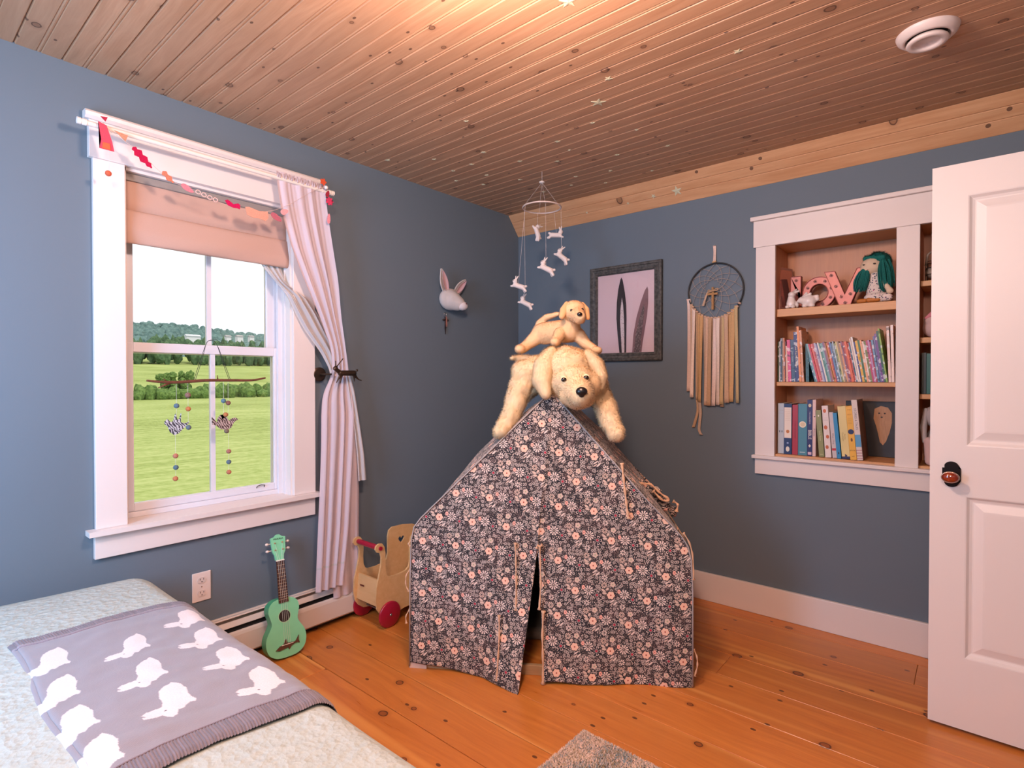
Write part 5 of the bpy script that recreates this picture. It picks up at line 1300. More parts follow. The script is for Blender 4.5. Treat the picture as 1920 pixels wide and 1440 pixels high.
link_mesh('ear', blobmesh('ear', [('c', (2.405, .04, 1.555), (2.430, .035, 1.572), .006, .013)], .003, 2), M('d88890', .8), pp)
pb_ = thing('plush_bunny', 'grey plush bunny with a long pink-lined ear on the lowest right-hand shelf', 'plush toy', (2.43, .06, .8746))
link_mesh('body', blobmesh('body', [('e', (2.440, .07, 1.10), (.046, .045, .05)), ('e', (2.455, .08, .98), (.05, .05, .08)), ('e', (2.45, .07, .90), (.05, .05, .026))], .006, 3), GRYP, pb_)
link_mesh('ear', blobmesh('ear', [('c', (2.408, .05, 1.13), (2.400, .035, 1.05), .010, .015), ('c', (2.400, .035, 1.05), (2.404, .03, .985), .015, .010)], .004, 2), GRYP, pb_)
link_mesh('foot', blobmesh('foot', [('c', (2.425, .035, .895), (2.422, .03, .985), .020, .022)], .004, 2), PINKP, pb_)
# ------------------------------------------------------------ picture of rabbit ears
pc = thing('framed_picture', 'dark weathered frame with a print of two tall rabbit ears on the back wall', 'picture', (.88, -.02, 1.69))
def frame_mat():
    g = G('weathered_grey_wood'); x, y, z = g.sep(g.coord()); n = g.noise(g.comb(x*60, y*60, z*60), 1, 4, .6); g.set(color=g.mix(g.maprange(n, .35, .65), (.035, .037, .036), (.115, .11, .10)), rough=.6); g.bump(n, .5, .002); return g.m
FRM = frame_mat(); fx0, fx1, fz0, fz1 = .632, 1.134, 1.386, 1.994; fw = .052
prof = [(0, -.004), (0, -.026), (.006, -.030), (.016, -.030), (.019, -.025), (.034, -.022), (.037, -.026), (.044, -.026), (.052, -.014), (.052, -.004)]
def fmember(a, c, inward, name='frame_side'):
    b = B(); n = len(prof); A_, Cc = Vector(a), Vector(c); d = (Cc-A_).normalized(); I = Vector(inward)
    r0 = [b.verts.new(A_+I*p+d*p+Vector((0, q, 0))) for p, q in prof]; r1_ = [b.verts.new(Cc+I*p-d*p+Vector((0, q, 0))) for p, q in prof]
    for i in range(n): b.faces.new((r0[i], r0[(i+1) % n], r1_[(i+1) % n], r1_[i]))
    b.faces.new(r0[::-1]); b.faces.new(r1_); obj(name, b, FRM, pc)
fmember((fx0, 0, fz0), (fx0, 0, fz1), (1, 0, 0)); fmember((fx1, 0, fz0), (fx1, 0, fz1), (-1, 0, 0))
fmember((fx0, 0, fz0), (fx1, 0, fz0), (0, 0, 1), 'frame_rail'); fmember((fx0, 0, fz1), (fx1, 0, fz1), (0, 0, -1), 'frame_rail')
b = B(); box(b, fx0+.045, fx1-.045, -.008, -.004, fz0+.045, fz1-.045); obj('print_paper', b, M('d0b8bc', .6), pc)
def earp(pts, hx, y, nm, m=None):
    b = B(); prism(b, pts, lambda u, v, w: Vector((u, w, v)), y-.0004, y); return obj(nm, b, m or M(hx, .7), pc)
zb = fz0+.053
e_out = [(.842, zb), (.828, 1.56), (.820, 1.66), (.822, 1.76), (.832, 1.84), (.848, 1.905), (.856, 1.918), (.864, 1.900), (.880, 1.82), (.890, 1.74), (.892, 1.66), (.890, 1.56), (.890, zb)]
e_in = [(.860, zb), (.852, 1.56), (.847, 1.64), (.850, 1.72), (.860, 1.79), (.868, 1.74), (.874, 1.66), (.877, 1.56), (.878, zb)]
def speck(name, bgc, fg, scale, dens, stretch=1):
    g = G(name); x, y, z = g.sep(g.coord()); d, c, p = g.voro(g.comb(x, y, z*stretch), scale, 1.0); g.set(color=g.mix(d < dens, bgc, fg), rough=.6); return g.m
earp(e_out, '2c2426', -.0085, 'ear_print'); earp(e_in, '', -.0092, 'inner_ear_print', speck('ear_dots', (.62, .52, .52), (.10, .06, .06), 130, .24))
f_out = [(.932, zb), (.940, 1.55), (.962, 1.66), (.990, 1.75), (1.018, 1.82), (1.034, 1.842), (1.040, 1.82), (1.040, 1.74), (1.032, 1.66), (1.018, 1.58), (1.004, 1.50), (.996, zb)]
f_in = [(.946, zb), (.956, 1.55), (.976, 1.63), (.998, 1.70), (1.012, 1.735), (1.014, 1.70), (1.008, 1.63), (.996, 1.55), (.986, zb)]
earp(f_out, '7c5c60', -.0085, 'ear_print'); earp(f_in, '', -.0092, 'inner_ear_print', speck('ear_scribble', (.10, .07, .07), (.36, .27, .27), 260, .30, .25))
b = B(); box(b, fx0+.05, fx1-.05, -.0125, -.0110, fz0+.05, fz1-.05); obj('picture_glass', b, GLASS, pc)

# ------------------------------------------------------------ dreamcatcher
dc = thing('dreamcatcher', 'hoop dreamcatcher with a wooden cross and cream ribbon fringe on the back wall', 'wall hanging', (1.45, -.02, 1.77))
cx0, cz0, R0 = 1.452, 1.772, .155
b = B(); tube(b, [(cx0+R0*math.cos(a), -.016, cz0+R0*math.sin(a)) for a in np.linspace(0, 2*PI, 72, endpoint=False)], .0042, 8, closed=True); obj('hoop', b, M('26282a', .5), dc, smooth=True)
TW2 = M('b8a494', .8); b = B(); pv = Vector((cx0-.02, -.016, cz0+.03))
prev = [Vector((cx0+R0*math.cos(a), -.016, cz0+R0*math.sin(a))) for a in np.linspace(0, 2*PI, 12, endpoint=False)]
rg = random.Random(9)
for ring in range(5):
    cur = []
    for i in range(12):
        m_ = (prev[i]+prev[(i+1) % 12])/2; cur.append(m_.lerp(pv, .18+rg.uniform(0, .07)))
    for i in range(12):
        tube(b, [prev[i], cur[i]], .0009, 4, cap=False); tube(b, [cur[i], prev[(i+1) % 12]], .0009, 4, cap=False)
    prev = cur
obj('web', b, TW2, dc)
WD = M('a87c48', .6, 0, .2, 60)
b = B(); box(b, 1.437, 1.449, -.030, -.022, 1.664, 1.792, bev=.001); box(b, 1.414, 1.472, -.034, -.026, 1.747, 1.759, bev=.001); obj('wooden_cross', b, WD, dc)
def ribbon(pts, w, m, nm='ribbon', tw=0.0, seed=0, y0=-.016):
    P_ = catmull([(p[0], p[1], p[2]) for p in pts], 6); n = len(P_); G_ = np.zeros((n, 5, 3))
    for i, p in enumerate(P_):
        f = i/(n-1)
        for j in range(5):
            s = (j/4-.5)*w*1.18*(1-.15*math.sin(f*PI)); cu_ = .0015*math.cos(j/4*2*PI+seed)
            an_ = tw*f+.15*math.sin(f*7+seed); G_[i, j] = (p.x+s*math.cos(an_), min(-.0012, p.y+s*math.sin(an_)-abs(cu_)), p.z)
    o = link_mesh(nm, gridmesh(nm, G_), m, dc, smooth=True); solid(o, .0006); return o
RC = [M(h_, r_, 0, .08, 150, .15) for h_, r_ in (('dcc0b0', .35), ('c4a488', .8), ('e0cbbb', .4), ('c8a070', .85), ('b89878', .85), ('cfae94', .7), ('b8a08c', .85), ('e4ccc0', .3), ('a88c74', .8), ('c0a87c', .85))]
ribbon([(1.445, -.006, 2.030), (1.447, -.008, 1.99), (1.446, -.012, 1.93)], .015, RC[0], 'hanger', 0)
b = B(); tube(b, [(1.437, -.018, 1.934), (1.458, -.018, 1.937)], .0045, 6); obj('knot', b, RC[3], dc)
b = B(); sphere(b, (1.446, -.006, 2.030), (.004, .004, .004)); obj('nail', b, M('b0a090', .4, .6), dc)
ribbon([(1.430, -.030, 1.776), (1.412, -.030, 1.755), (1.398, -.028, 1.72), (1.388, -.026, 1.69)], .011, RC[1], 'bow_tail')
b = B(); tube(b, catmull([(1.440, -.034, 1.770), (1.422, -.036, 1.776), (1.420, -.036, 1.764), (1.440, -.034, 1.768), (1.470, -.034, 1.782), (1.474, -.034, 1.772), (1.442, -.034, 1.768)], 4), .003, 6); obj('bow', b, RC[4], dc, smooth=True)
fr = [(1.300, 1.20, .020, 0), (1.316, 1.19, .015, 1), (1.332, 1.165, .018, 2), (1.346, 1.15, .017, 4), (1.360, 1.145, .018, 3), (1.376, 1.14, .020, 3), (1.394, 1.12, .022, 6), (1.410, 1.125, .022, 5), (1.426, 1.12, .020, 4), (1.440, 1.13, .018, 8), (1.454, 1.12, .022, 7), (1.470, 1.125, .022, 2), (1.486, 1.115, .018, 8), (1.500, 1.13, .018, 9), (1.516, 1.14, .022, 1), (1.534, 1.15, .024, 3), (1.552, 1.145, .022, 3), (1.570, 1.14, .018, 9)]
for i, (xx, z1, w_, c_) in enumerate(fr):
    dx_ = max(-R0*.97, min(R0*.97, (xx-cx0)*1.02)); zt = cz0-math.sqrt(R0**2-dx_**2)+.004
    xb = xx+.010*math.sin(i*2.3); yb = -.010-.006*(i % 3)
    ribbon([(xx, -.020, zt), (xx+.002, yb-.006, zt-.05), (xx+.5*(xb-xx), yb, (zt+z1)/2), (xb, yb-.003, z1)], w_, RC[c_], 'ribbon', .3*math.sin(i), i)
b = B()
for i in range(17):
    a = math.radians(212+i*7.2); tube(b, [(cx0+(R0+.001)*math.cos(a), -.022, cz0+(R0)*math.sin(a)+.004), (cx0+(R0)*math.cos(a)+.012, -.020, cz0+(R0)*math.sin(a)-.002)], .0055, 6)
obj('ribbon_knots', b, RC[5], dc, smooth=True)
ribbon([(1.352, -.012, 1.15), (1.356, -.014, 1.10), (1.346, -.012, 1.05), (1.328, -.010, .99)], .016, RC[4], 'ribbon', .5, 2)
ribbon([(1.364, -.016, 1.15), (1.372, -.018, 1.08), (1.366, -.014, 1.02), (1.362, -.012, .98), (1.374, -.012, .95)], .016, RC[6], 'lace_ribbon', .2, 5)

# ------------------------------------------------------------ bunny mobile
bm2 = thing('bunny_mobile', 'hoop mobile with six white felt bunnies hanging near the corner', 'mobile', (.697, -.64, 2.245))
MR, MC = .108, Vector((.697, -.64, 2.243)); rv = Vector((.766, .643, 0)); fv = Vector((-.643, .766, 0))
def rp(a): return MC+rv*(MR*math.cos(a))+fv*(MR*math.sin(a))
b = B(); tube(b, [rp(a) for a in np.linspace(0, 2*PI, 48, endpoint=False)], .0042, 8, closed=True); obj('hoop', b, M('dcc8bc', .6), bm2, smooth=True)
STR = M('cfc6c2', .6); b = B(); top = Vector((.697, -.64, 2.385))
for a in (.1, 1.67, 3.24, 4.81): tube(b, [rp(a), top], .0007, 4, cap=False)
tube(b, [top, (.697, -.64, CZ+.002)], .001, 5); obj('hanging_cords', b, STR, bm2)
b = B(); lathe(b, [(.0001, .006), (.014, .005), (.016, 0), (.014, -.003), (.0001, -.004)], (.697, -.64, 2.385), 'z', 16); obj('hub', b, M('e4d8d0', .5), bm2, smooth=True)
BUN = plush('felt_white', (.74, .66, .62), (.82, .74, .70))
spots = [((.600, -.558), 2.139, 1.83, 75, 1.0), ((.706, -.513), 2.112, .78, 20, 1), ((.782, -.568), 1.967, .0, -35, 1.05), ((.791, -.727), 1.875, -1.37, -28, 1.08), ((.640, -.780), 1.789, -2.45, -25, 1), ((.600, -.669), 1.709, 3.00, -28, 1)]
proto = blobmesh('bunny', [('c', (-.016, 0, 0), (.020, 0, -.002), .011, .012), ('e', (-.020, 0, .016), (.0115, .010, .011)), ('c', (-.019, .004, .024), (-.022, .006, .041), .0045, .003), ('c', (-.017, -.004, .024), (-.011, -.007, .041), .0045, .003), ('c', (-.018, .004, -.004), (-.032, .005, -.008), .006, .005),
                           ('c', (.022, -.003, -.004), (.038, -.005, -.016), .007, .006), ('c', (.022, .004, -.004), (.034, .006, -.018), .007, .006), ('e', (.034, 0, .006), (.006, .006, .006))], .0026, 2)
for (xy, zz, a, tilt, sc) in spots:
    th_ = .698+math.radians({75: 40, 20: 180}.get(tilt, 0)); tl = math.radians({75: 62, 20: -5, -35: 35, -28: 22, -25: 14}.get(tilt, 15)); sc *= 1.22
    t = empty('felt_bunny', bm2); 
    MBn = Matrix.Translation((xy[0], xy[1], zz)) @ Matrix.Rotation(th_, 4, 'Z') @ Matrix.Rotation(tl, 4, 'Y') @ Matrix.Scale(sc, 4)
    t.matrix_basis = bm2.matrix_basis.inverted() @ MBn
    me = proto; o = bpy.data.objects.new('body', me); C.objects.link(o); o.parent = t
    if not me.materials: me.materials.append(BUN)
    b = B(); sphere(b, (-.027, -.008, .018), .0016, None, 8, 6); sphere(b, (-.0315, 0, .014), .0016, None, 8, 6); obj('face', b, M('5c3c3c', .5), t, local=True)
    ra = math.atan2((Vector((xy[0], xy[1], 0))-Vector((MC.x, MC.y, 0))).dot(fv), (Vector((xy[0], xy[1], 0))-Vector((MC.x, MC.y, 0))).dot(rv))
    rt = rp(ra); b = B(); tube(b, [rt, (xy[0], xy[1], zz+.012)], .0007, 4, cap=False); o = obj('thread', b, STR, bm2)

# ------------------------------------------------------------ hare head wall mount and cross
hh = thing('hare_head_mount', 'grey and white felt hare head mounted on the blue wall', 'wall decoration', (.03, -.71, 1.78))
HG = plush('hare_grey', (.56, .51, .48), (.64, .59, .56)); HW = plush('hare_white', (.78, .70, .69), (.84, .76, .75))
def Hh(y, z, x=.05): return (x, y, z)
link_mesh('head', blobmesh('head', [('e', (.035, -.725, 1.775), (.045, .085, .070)), ('c', (.045, -.725, 1.768), (.078, -.700, 1.748), .062, .046), ('e', (.095, -.690, 1.738), (.034, .036, .032))], .006, 4), HG, hh)
link_mesh('muzzle', blobmesh('muzzle', [('e', (.104, -.684, 1.732), (.031, .038, .029))], .005, 3), HW, hh)
def earmesh(nm, base, tip, w, m, off=0.0):
    base, tip = Vector(base), Vector(tip); n = 14; P = np.zeros((n, 7, 3)); d = tip-base
    side = Vector((0, d.z, -d.y)).normalized()
    for i in range(n):
        f = i/(n-1); ww = w*math.sin(PI*min(.999, (.16+.84*f)))**.8*(1.05-.1*f)
        for j in range(7):
            s = (j/6-.5)*2; q = base+d*f+side*(s*ww/2)+Vector((.012*(s*s)-.004+off, 0, 0)); P[i, j] = q[:]
    o = link_mesh(nm, gridmesh(nm, P), m, hh, smooth=True); solid(o, .006 if off == 0 else .002, 0)
earmesh('ear', (.035, -.765, 1.815), (.045, -.812, 1.955), .068, HG); earmesh('inner_ear', (.042, -.767, 1.825), (.050, -.809, 1.940), .044, M('c8a4a8', .9), .007)
earmesh('ear', (.035, -.685, 1.815), (.045, -.600, 1.915), .056, HG); earmesh('inner_ear', (.042, -.680, 1.823), (.050, -.606, 1.905), .034, M('c8a4a8', .9), .007)
b = B(); sphere(b, (.094, -.738, 1.785), (.005, .005, .005)); sphere(b, (.100, -.718, 1.783), (.005, .005, .005)); obj('eyes', b, EYE, hh, smooth=True)
b = B(); sphere(b, (.130, -.676, 1.744), (.005, .006, .005)); obj('nose', b, M('7a4850', .5), hh, smooth=True)
cr_ = thing('wall_cross', 'small ornate cross hanging on the wall under the hare head', 'cross', (.01, -.73, 1.6))
DK = M('4a3834', .4, .5, .2, 100); SL = M('b8b4b4', .25, .9)
b = B(); box(b, .004, .010, -.745, -.735, 1.585, 1.665, bev=.002); prism(b, [(-.744, 1.60), (-.736, 1.60), (-.740, 1.555)], lambda u, v, w: Vector((w, u, v)), .004, .010); box(b, .004, .010, -.758, -.720, 1.640, 1.652, bev=.002); sphere(b, (.009, -.758, 1.646), .006); sphere(b, (.009, -.720, 1.646), .006); obj('cross_body', b, DK, cr_)
b = B(); tube(b, [(.006, -.740+.009*math.cos(a), 1.683+.012*math.sin(a)) for a in np.linspace(0, 2*PI, 14, endpoint=False)], .0016, 5, closed=True); box(b, .005, .009, -.749, -.731, 1.664, 1.668); obj('hanging_loop', b, SL, cr_)
b = B(); prism(b, [(-.737, 1.67), (-.730, 1.66), (-.728, 1.615), (-.733, 1.60), (-.738, 1.62)], lambda u, v, w: Vector((w, u, v)), .010, .013); obj('pink_ribbon', b, M('a06a5c', .8), cr_)

# ------------------------------------------------------------ door_1, opened against the bookcase wall
do = thing('door_1', None, None, (3.21, -.6, 0), kind='structure')
DX0, DX1, DYF, DZ0, DZ1 = 2.4545, 3.215, -.598, .014, 2.046
P1 = (2.556, 3.113, 1.036, 1.930); P2 = (2.560, 3.109, .272, .856)
DOORM = G('white_door_paint'); nn = DOORM.noise(DOORM.pos(), 120, 3); DOORM.set(color=(.80, .745, .715), rough=.36); DOORM.bump(nn, .06, .001); DOORM = DOORM.m
th = .036
for (x0, x1, z0, z1, nm) in ((DX0, P1[0], DZ0, DZ1, 'stile'), (P1[1], DX1, DZ0, DZ1, 'stile'), (P1[0], P1[1], P1[3], DZ1, 'rail'), (P1[0], P1[1], P2[3], P1[2], 'rail'), (P1[0], P1[1], DZ0, P2[2], 'rail')):
    b = B(); box(b, x0, x1, DYF, DYF+th, z0, z1); obj(nm, b, DOORM, do)
for (x0, x1, z0, z1) in (P1, P2):
    b = B(); x0 = P1[0]; x1 = P1[1]
    steps = [(0, 0), (.004, .001), (.012, .010), (.020, .013), (.024, .013), (.050, .004), (.056, .0035)]
    for s in (0, 1):
        rings = []
        for d_, dep in steps:
            yy = DYF+dep if s == 0 else DYF+th-dep
            rings.append([b.verts.new(p) for p in ((x0+d_, yy, z0+d_), (x1-d_, yy, z0+d_), (x1-d_, yy, z1-d_), (x0+d_, yy, z1-d_))])
        for r0_, r1_ in zip(rings[:-1], rings[1:]):
            for k in range(4): b.faces.new((r0_[k], r0_[(k+1) % 4], r1_[(k+1) % 4], r1_[k]))
        b.faces.new(rings[-1])
    obj('door_panel', b, DOORM, do)
BRD = M('241c1c', .35, .6); AMB = M('8a2c0c', .08, 0, .25, 25, spec=.8, coat=1.0)
b = B(); hx_ = 2.517; pl_ = []
w2_, hz = .0265, .022
pl_ = [(-w2_, -hz), (-.020, -hz), (-.020, -hz-.003)]+[(.0215*math.cos(a), -hz-.004+.020*math.sin(a)) for a in np.linspace(math.radians(200), math.radians(340), 12)]+[(.020, -hz-.003), (.020, -hz), (w2_, -hz)]
pl_ = pl_+[(-x, -z) for x, z in pl_]
prism(b, pl_, lambda u, v, w: Vector((hx_+u, w, .931+v)), DYF-.005, DYF); obj('handle_plate', b, BRD, do)
b = B(); lathe(b, [(.0001, -.012), (.012, -.012), (.012, -.040), (.018, -.046), (.0001, -.046)], (hx_-.002, DYF, .926), 'y', 20)
kn = obj('knob_stem', b, BRD, do, smooth=True)
b = B(); sphere(b, (hx_-.002, DYF-.056, .926), (.0245, .013, .0185), None, 28, 18); obj('amber_knob', b, AMB, do, smooth=True)
b = B(); tube(b, [(hx_-.002+.0248*math.cos(a), DYF-.054, .926+.0188*math.sin(a)) for a in np.linspace(0, 2*PI, 36, endpoint=False)], .0018, 6, closed=True); obj('knob_rim', b, M('c8a890', .25, .8), do, smooth=True)
for zz in (.25, 1.0, 1.85):
    b = B(); tube(b, [(DX1+.006, DYF+th/2, zz-.045), (DX1+.006, DYF+th/2, zz+.045)], .007, 8); obj('hinge', b, BRD, do)
b = B(); box(b, DX1+.012, RX, DYF-.05, DYF+.10, 0, 2.12, bev=.002); o = struct('trim_2', b, TRIM)

# ------------------------------------------------------------ ceiling vent, glow stars
vt = thing('ceiling_vent', 'round white ceiling air vent on the pine boards', 'vent', (2.445, -.80, CZ))
VW = M('e6d8d2', .4)
b = B(); lathe(b, [(.088, .004), (.089, .0), (.084, -.012), (.072, -.022), (.064, -.024), (.060, -.010), (.058, .004)], (2.447, -.803, CZ), 'z', 48); obj('outer_ring', b, VW, vt, smooth=True)
b = B(); lathe(b, [(.0001, -.027), (.034, -.027), (.038, -.034), (.040, -.0385), (.056, -.038), (.060, -.033), (.058, -.028), (.050, -.020), (.0001, -.018)], (2.447, -.803, CZ), 'z', 48); obj('centre_disc', b, VW, vt, smooth=True)
b = B(); lathe(b, [(.0001, .003), (.060, .003), (.060, -.001), (.0001, -.001)], (2.447, -.803, CZ), 'z', 32); obj('dark_core', b, M('1c1614', .8), vt)
b = B(); tube(b, [(2.447, -.803, CZ), (2.447, -.803, CZ-.02)], .012, 12); obj('spindle', b, VW, vt)
STARM = M('ccc8a8', .5, 0, spec=.4)
def starpoly(r, rot, k=.42): return [((r if i % 2 == 0 else r*k)*math.cos(rot+i*PI/5), (r if i % 2 == 0 else r*k)*math.sin(rot+i*PI/5)) for i in range(10)]
sg = 'small plastic stars scattered across the pine ceiling'
def star(x, y, r, rot, label=None, group=sg):
    if y > -.108:
        # on the sloping cove
        q = A0+dv*min(Lc*.85, max(.03, (y+.112)/(dv.y))); org = Vector((x, q.y, q.z)); ux = Vector((1, 0, 0)); uy = dv; un = nv*1.0
        un = -Vector((0, dv.z, -dv.y)) if Vector((0, dv.z, -dv.y)).z > 0 else Vector((0, dv.z, -dv.y))
    else: org = Vector((x, y, CZ)); ux = Vector((1, 0, 0)); uy = Vector((0, 1, 0)); un = Vector((0, 0, -1))
    b = B(); c_ = b.verts.new(org+un*.0042); ps = [b.verts.new(org+ux*u+uy*v+un*.0016) for u, v in starpoly(r, rot)]; bs = [b.verts.new(org+ux*u+uy*v+un*.0002) for u, v in starpoly(r, rot)]
    for i in range(10): b.faces.new((c_, ps[i], ps[(i+1) % 10])); b.faces.new((ps[i], bs[i], bs[(i+1) % 10], ps[(i+1) % 10]))
    b.faces.new(bs)
    o = obj('glow_star', b, STARM); setp(o, label or 'small pale plastic glow star stuck on the pine ceiling', 'star', group)
big_ = 'large plastic stars on the ceiling'
star(1.348, -1.110, .034, .35, 'large pale star in the middle of the pine ceiling', big_)
star(1.240, -.050, .033, .9, 'large pale star on the sloping cove board above the dreamcatcher', big_)
star(1.604, -1.712, .030, .2, 'pale star at the top edge of the ceiling above the tent', big_)
for (x, y, r) in ((1.476, -1.246, .017), (1.922, -1.105, .017), (1.231, -.966, .013), (.994, -.906, .015), (.626, -1.047, .016), (.464, -.971, .015), (.695, -.834, .015), (.849, -.705, .014), (1.138, -.573, .014), (1.389, -.509, .014), (.161, -1.302, .016),
                  (1.353, -.772, .010), (.982, -.784, .009), (.320, -.970, .013), (.599, -.516, .014), (1.093, -.050, .017), (.80, -.45, .013), (.52, -.62, .014), (.42, -.80, .013), (.30, -.70, .013), (1.0, -.40, .012), (.88, -.25, .011), (.70, -.35, .011),
                  (.62, -.045, .010), (.80, -1.35, .012), (.36, -1.15, .012), (.22, -.85, .012), (.50, -.36, .012), (1.18, -.25, .011), (.92, -.045, .010)):
    star(x, y, r, random.uniform(0, 2))

# ------------------------------------------------------------ rug
ru = thing('rug', 'mottled grey and beige low-pile rug at the bottom edge of the floor', 'rug', (2.1, -2.0, 0))
RUGP = [(1.500, -1.492), (1.560, -2.62), (2.95, -2.62), (2.95, -1.500)]
ru_c = Vector((1.513, -1.473, 0)); ex = Vector((1, -.012, 0)); ey = Vector((-.035, -1, 0))
def rugp(u, v, z): return ru_c+ex*u+ey*v+Vector((0, 0, z))
b = B(); prism(b, [(0, 0), (1.3, 0), (1.3, .90), (0, .90)], lambda u, v, w: rugp(u, v, w), .0008, .007); obj('backing', b, M('6c6458', .95), ru)
nb = 60000; rs = np.random.RandomState(4); uu = rs.rand(nb)**1.6*1.3; vv = rs.rand(nb)**1.6*.90
Vs = np.zeros((nb, 3, 3)); colr = np.zeros((nb, 3))
cb = 1.25*np.array([H('c8b4a8'), H('a08c70'), H('849498'), H('dcc0b0'), H('b8a084'), H('dcc8b8'), H('9c8464')])
for i in range(nb):
    u, v = uu[i], vv[i]; a = rs.rand()*6.28; h_ = .005+.003*rs.rand(); p = rugp(u, v, .006); d_ = Vector((math.cos(a), math.sin(a), 0))*.0026
    q = p+Vector((-d_.y, d_.x, 0))*3.2+Vector((0, 0, h_)); Vs[i, 0] = p-d_; Vs[i, 1] = p+d_; Vs[i, 2] = q
    k = noise.noise(Vector((u*9, v*9, 0)))*2.6+noise.noise(Vector((u*26, v*22, 3)))*2.0+3.2+rs.randn()*.9; colr[i] = cb[int(min(6, max(0, k)))]
me = bpy.data.meshes.new('pile'); me.from_pydata(Vs.reshape(-1, 3).tolist(), [], np.arange(nb*3).reshape(-1, 3).tolist()); A_ = me.color_attributes.new('Col', 'FLOAT_COLOR', 'POINT')
A_.data.foreach_set('color', np.repeat(np.concatenate([colr, np.ones((nb, 1))], 1), 3, axis=0).astype('f').ravel())
me.shade_smooth(); me.normals_split_custom_set([(0, -.1, 1)]*(nb*3)); g = G('rug_pile'); g.set(color=g.attr('Col'), rough=.95)
pass; o = link_mesh('pile', me, g.m, ru); o['kind'] = 'stuff'

# ------------------------------------------------------------ outside: fields, hedge, woods, hill
def ground(u):   # u: distance from the house, height
    return float(np.interp(u, [0, 60, 118, 124, 200, 330, 420, 900, 1600, 2600], [-2.75, -2.75, -2.9, -2.6, 0.5, 8.0, 14, 52, 128, 150]))
def grass():
    g = G('mown_grass'); x, y, z = g.sep(g.pos()); n = g.noise(g.pos(), .05, 4); n2 = g.noise(g.comb(x*1.4, y*.12, 0.0), .8, 5, .65); n3 = g.noise(g.pos(), 3.0, 3)
    f = n*.3+n2*.4+n3*.3
    col = g.ramp(f, [(.40, (.24, .285, .07)), (.5, (.35, .41, .12)), (.60, (.47, .51, .185))])
    g.set(color=col, rough=.95, spec=.1); return g.m
GR = grass()
n1_, n2_ = 90, 60; us = np.concatenate([np.linspace(0, 130, 40), np.linspace(140, 460, 50)]); P = np.zeros((n1_, n2_, 3))
for i in range(n1_):
    for j in range(n2_):
        w = (j/(n2_-1)-.5)*(60+us[i]*3.2)+us[i]*.4; P[i, j] = (-.5-us[i], w, ground(us[i])+.25*noise.noise(Vector((us[i]*.03, w*.03, 0)))*min(1, us[i]/30))
o = link_mesh('lawn', gridmesh('lawn', P), GR, smooth=True); setp(o, 'mown green meadow sloping up beyond the window', 'meadow', kind='structure')
def canopy_mat(name, c1, c2, sc=.9):
    g = G(name); n = g.noise(g.pos(), sc, 4, .65); g.set(color=g.mix(g.maprange(n, .35, .65), c1, c2), rough=.95, spec=.05); return g.m
LEAF1 = canopy_mat('hedge_leaves', (.07, .125, .035), (.20, .30, .085), 2.2); LEAF2 = canopy_mat('wood_leaves', (.055, .105, .055), (.14, .22, .11), .5); LEAF3 = canopy_mat('hazed_hill_leaves', (.10, .17, .16), (.19, .28, .245), .12)  # the hill colour has the distance haze mixed in, paler and bluer
def clumps(name, pts, m, seed, sub=2, rough_=.28, **kw):
    r_ = random.Random(seed); V_, F_ = template('ico', sub); base = np.array([v[:] for v in V_]); F_ = np.array(F_)
    shapes = []
    for s_ in range(16):   # sixteen lumpy crowns, reused at each spot with its own size and turn
        off = Vector((s_*7.3+seed, 0, 0)); k = np.array([1+rough_*noise.noise(v*2.3+off)+rough_*.8*noise.noise(v*6+off) for v in V_]); shapes.append(base*k[:, None])
    VV, FF = [], []; n = len(base)
    for i, (c_, rad) in enumerate(pts):
        q = shapes[r_.randrange(16)]*np.array(rad); a = r_.uniform(0, 6.28)
        if rad[0] == rad[1]: q = np.stack([q[:, 0]*math.cos(a)-q[:, 1]*math.sin(a), q[:, 0]*math.sin(a)+q[:, 1]*math.cos(a), q[:, 2]], 1)
        VV.append(q+np.array(c_)); FF.append(F_+i*n)
    me = bpy.data.meshes.new(name); me.from_pydata(np.concatenate(VV).tolist(), [], np.concatenate(FF).tolist()); me.update()
    return link_mesh(name, me, m, kw.pop('parent', None))
def look(px, py, u):   # a spot out in the view at distance u
    return None
rg = random.Random(11)
hedge = []
for i in range(150):
    y = 22+i*.62; u = 119+rg.uniform(-3, 3); h_ = 1.0+.9*rg.random()
    hedge.append(((-u, y, ground(u)+h_*.6), (1.5, rg.uniform(.7, 1.3), h_)))
o = clumps('hedge', hedge, LEAF1, 2); setp(o, 'long leafy hedge crossing the meadow outside the window', 'hedge', kind='stuff')
def bush(y, u, w, h, label, seed):
    t = thing('field_bush', label, 'bush', (-u, y, ground(u)), group='bushes in the hedge line'); r_ = random.Random(seed)
    pts = [((-u+r_.uniform(-w, w)*.4, y+r_.uniform(-w, w)*.55, ground(u)+h*r_.uniform(.15, .88)), (w*.30, w*.30, h*.15)) for _ in range(26)]
    clumps('foliage', pts, LEAF1, seed, parent=t, sub=3, rough_=.4); b = B(); tube(b, [(-u, y, ground(u)-.3), (-u, y, ground(u)+h*.6)], .08, 6); obj('trunk', b, M('4a3a28', .9), t)
bush(35.9, 119, 2.2, 5.2, 'left, wider of the two tall bushes in the hedge', 3)
bush(39.4, 119, 1.9, 5.6, 'right, narrower of the two tall bushes in the hedge', 4)
woods = []
for i in range(420):
    y = 20+i*.78+rg.uniform(-1, 1); u = 335+rg.uniform(0, 45); h_ = rg.uniform(7, 11); woods.append(((-u, y, ground(u)+h_*.55+(u-335)*.10), (3.2, rg.uniform(1.6, 3.0), h_*.62)))
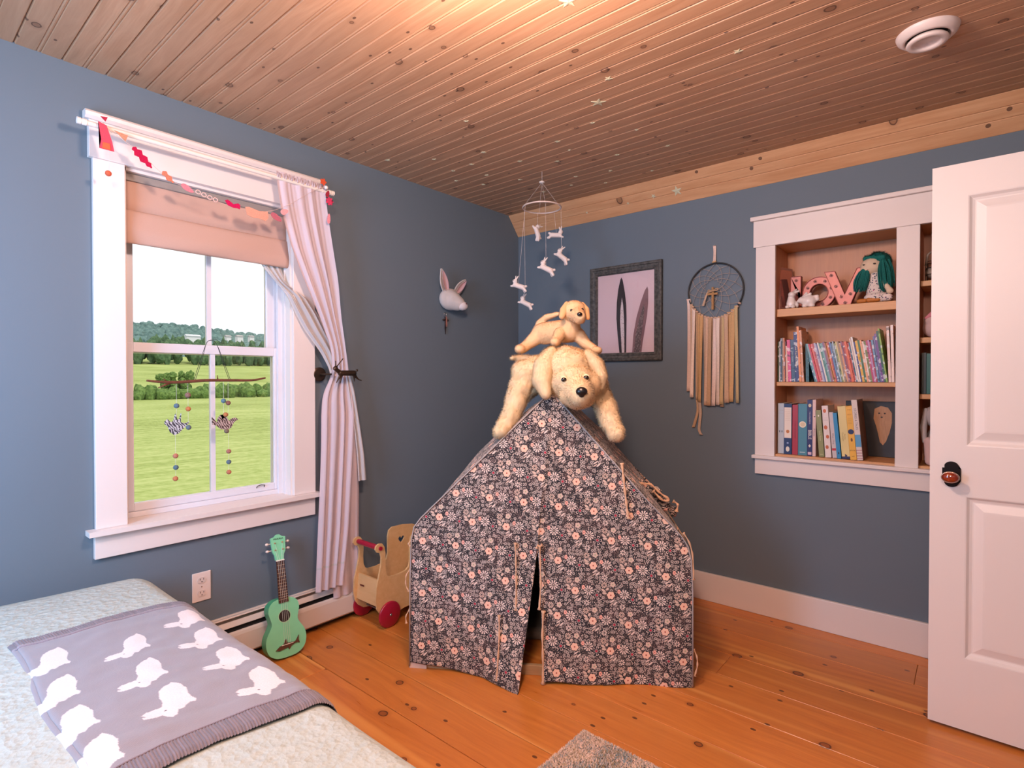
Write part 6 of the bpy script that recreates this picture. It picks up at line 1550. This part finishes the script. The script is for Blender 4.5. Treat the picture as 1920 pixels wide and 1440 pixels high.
o = clumps('woodland', woods, LEAF2, 5, rough_=.35); setp(o, 'dark green woodland edge behind the meadow', 'woodland', kind='stuff')
n1_, n2_ = 70, 110; P = np.zeros((n1_, n2_, 3)); us = np.linspace(440, 2700, n1_)
for i in range(n1_):
    for j in range(n2_):
        w = (j/(n2_-1)-.5)*us[i]*3.0+us[i]*.5; k = noise.noise(Vector((us[i]*.0016, w*.0016, 5)))*.22+noise.noise(Vector((us[i]*.012, w*.012, 1)))*.05
        P[i, j] = (-us[i], w, ground(us[i])*(1+k*min(1, (us[i]-400)/500))-max(0, (w/us[i]-.36))*us[i]*.055)
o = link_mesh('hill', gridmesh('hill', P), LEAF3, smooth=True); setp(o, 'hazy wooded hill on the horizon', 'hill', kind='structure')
far = []
for i in range(1500):
    u = rg.uniform(700, 1750); w = u*rg.uniform(.16, .80); z = ground(u)*(1+noise.noise(Vector((u*.0016, w*.0016, 5)))*.22)-max(0, (w/u-.36))*u*.055
    r0_ = rg.uniform(5, 10); far.append(((-u, w, z+rg.uniform(1, 5)), (r0_, r0_, rg.uniform(6, 12))))
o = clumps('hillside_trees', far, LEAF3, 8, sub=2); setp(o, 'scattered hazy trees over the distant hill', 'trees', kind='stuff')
for k, (yr, u, L_, lab) in enumerate(((.357, 700, 15, 'long white farm shed on the distant hill behind the window mullion'), (.414, 760, 6, 'small pale house on the hill right of the mullion'), (.434, 800, 8, 'pale house on the hill near the right window edge'), (.455, 820, 6, 'rightmost tiny pale house on the hill'))):
    w = u*yr; z = ground(u)*1.02+11+(u-700)*.02; t = thing('hill_house', lab, 'house', (-u, w, z), group='pale buildings on the hill')
    b = B(); box(b, -u-4, -u+4, w-L_/2, w+L_/2, z-6, z+2); obj('walls', b, M('e8e4e0', .8), t)
    b = B(); prism(b, [(-u-5, z+2), (-u, z+4), (-u+5, z+2)], lambda a, c, d: Vector((a, d, c)), w-L_/2-.5, w+L_/2+.5); obj('roof', b, M('b0a8a4' if k else 'dcdcdc', .7), t)
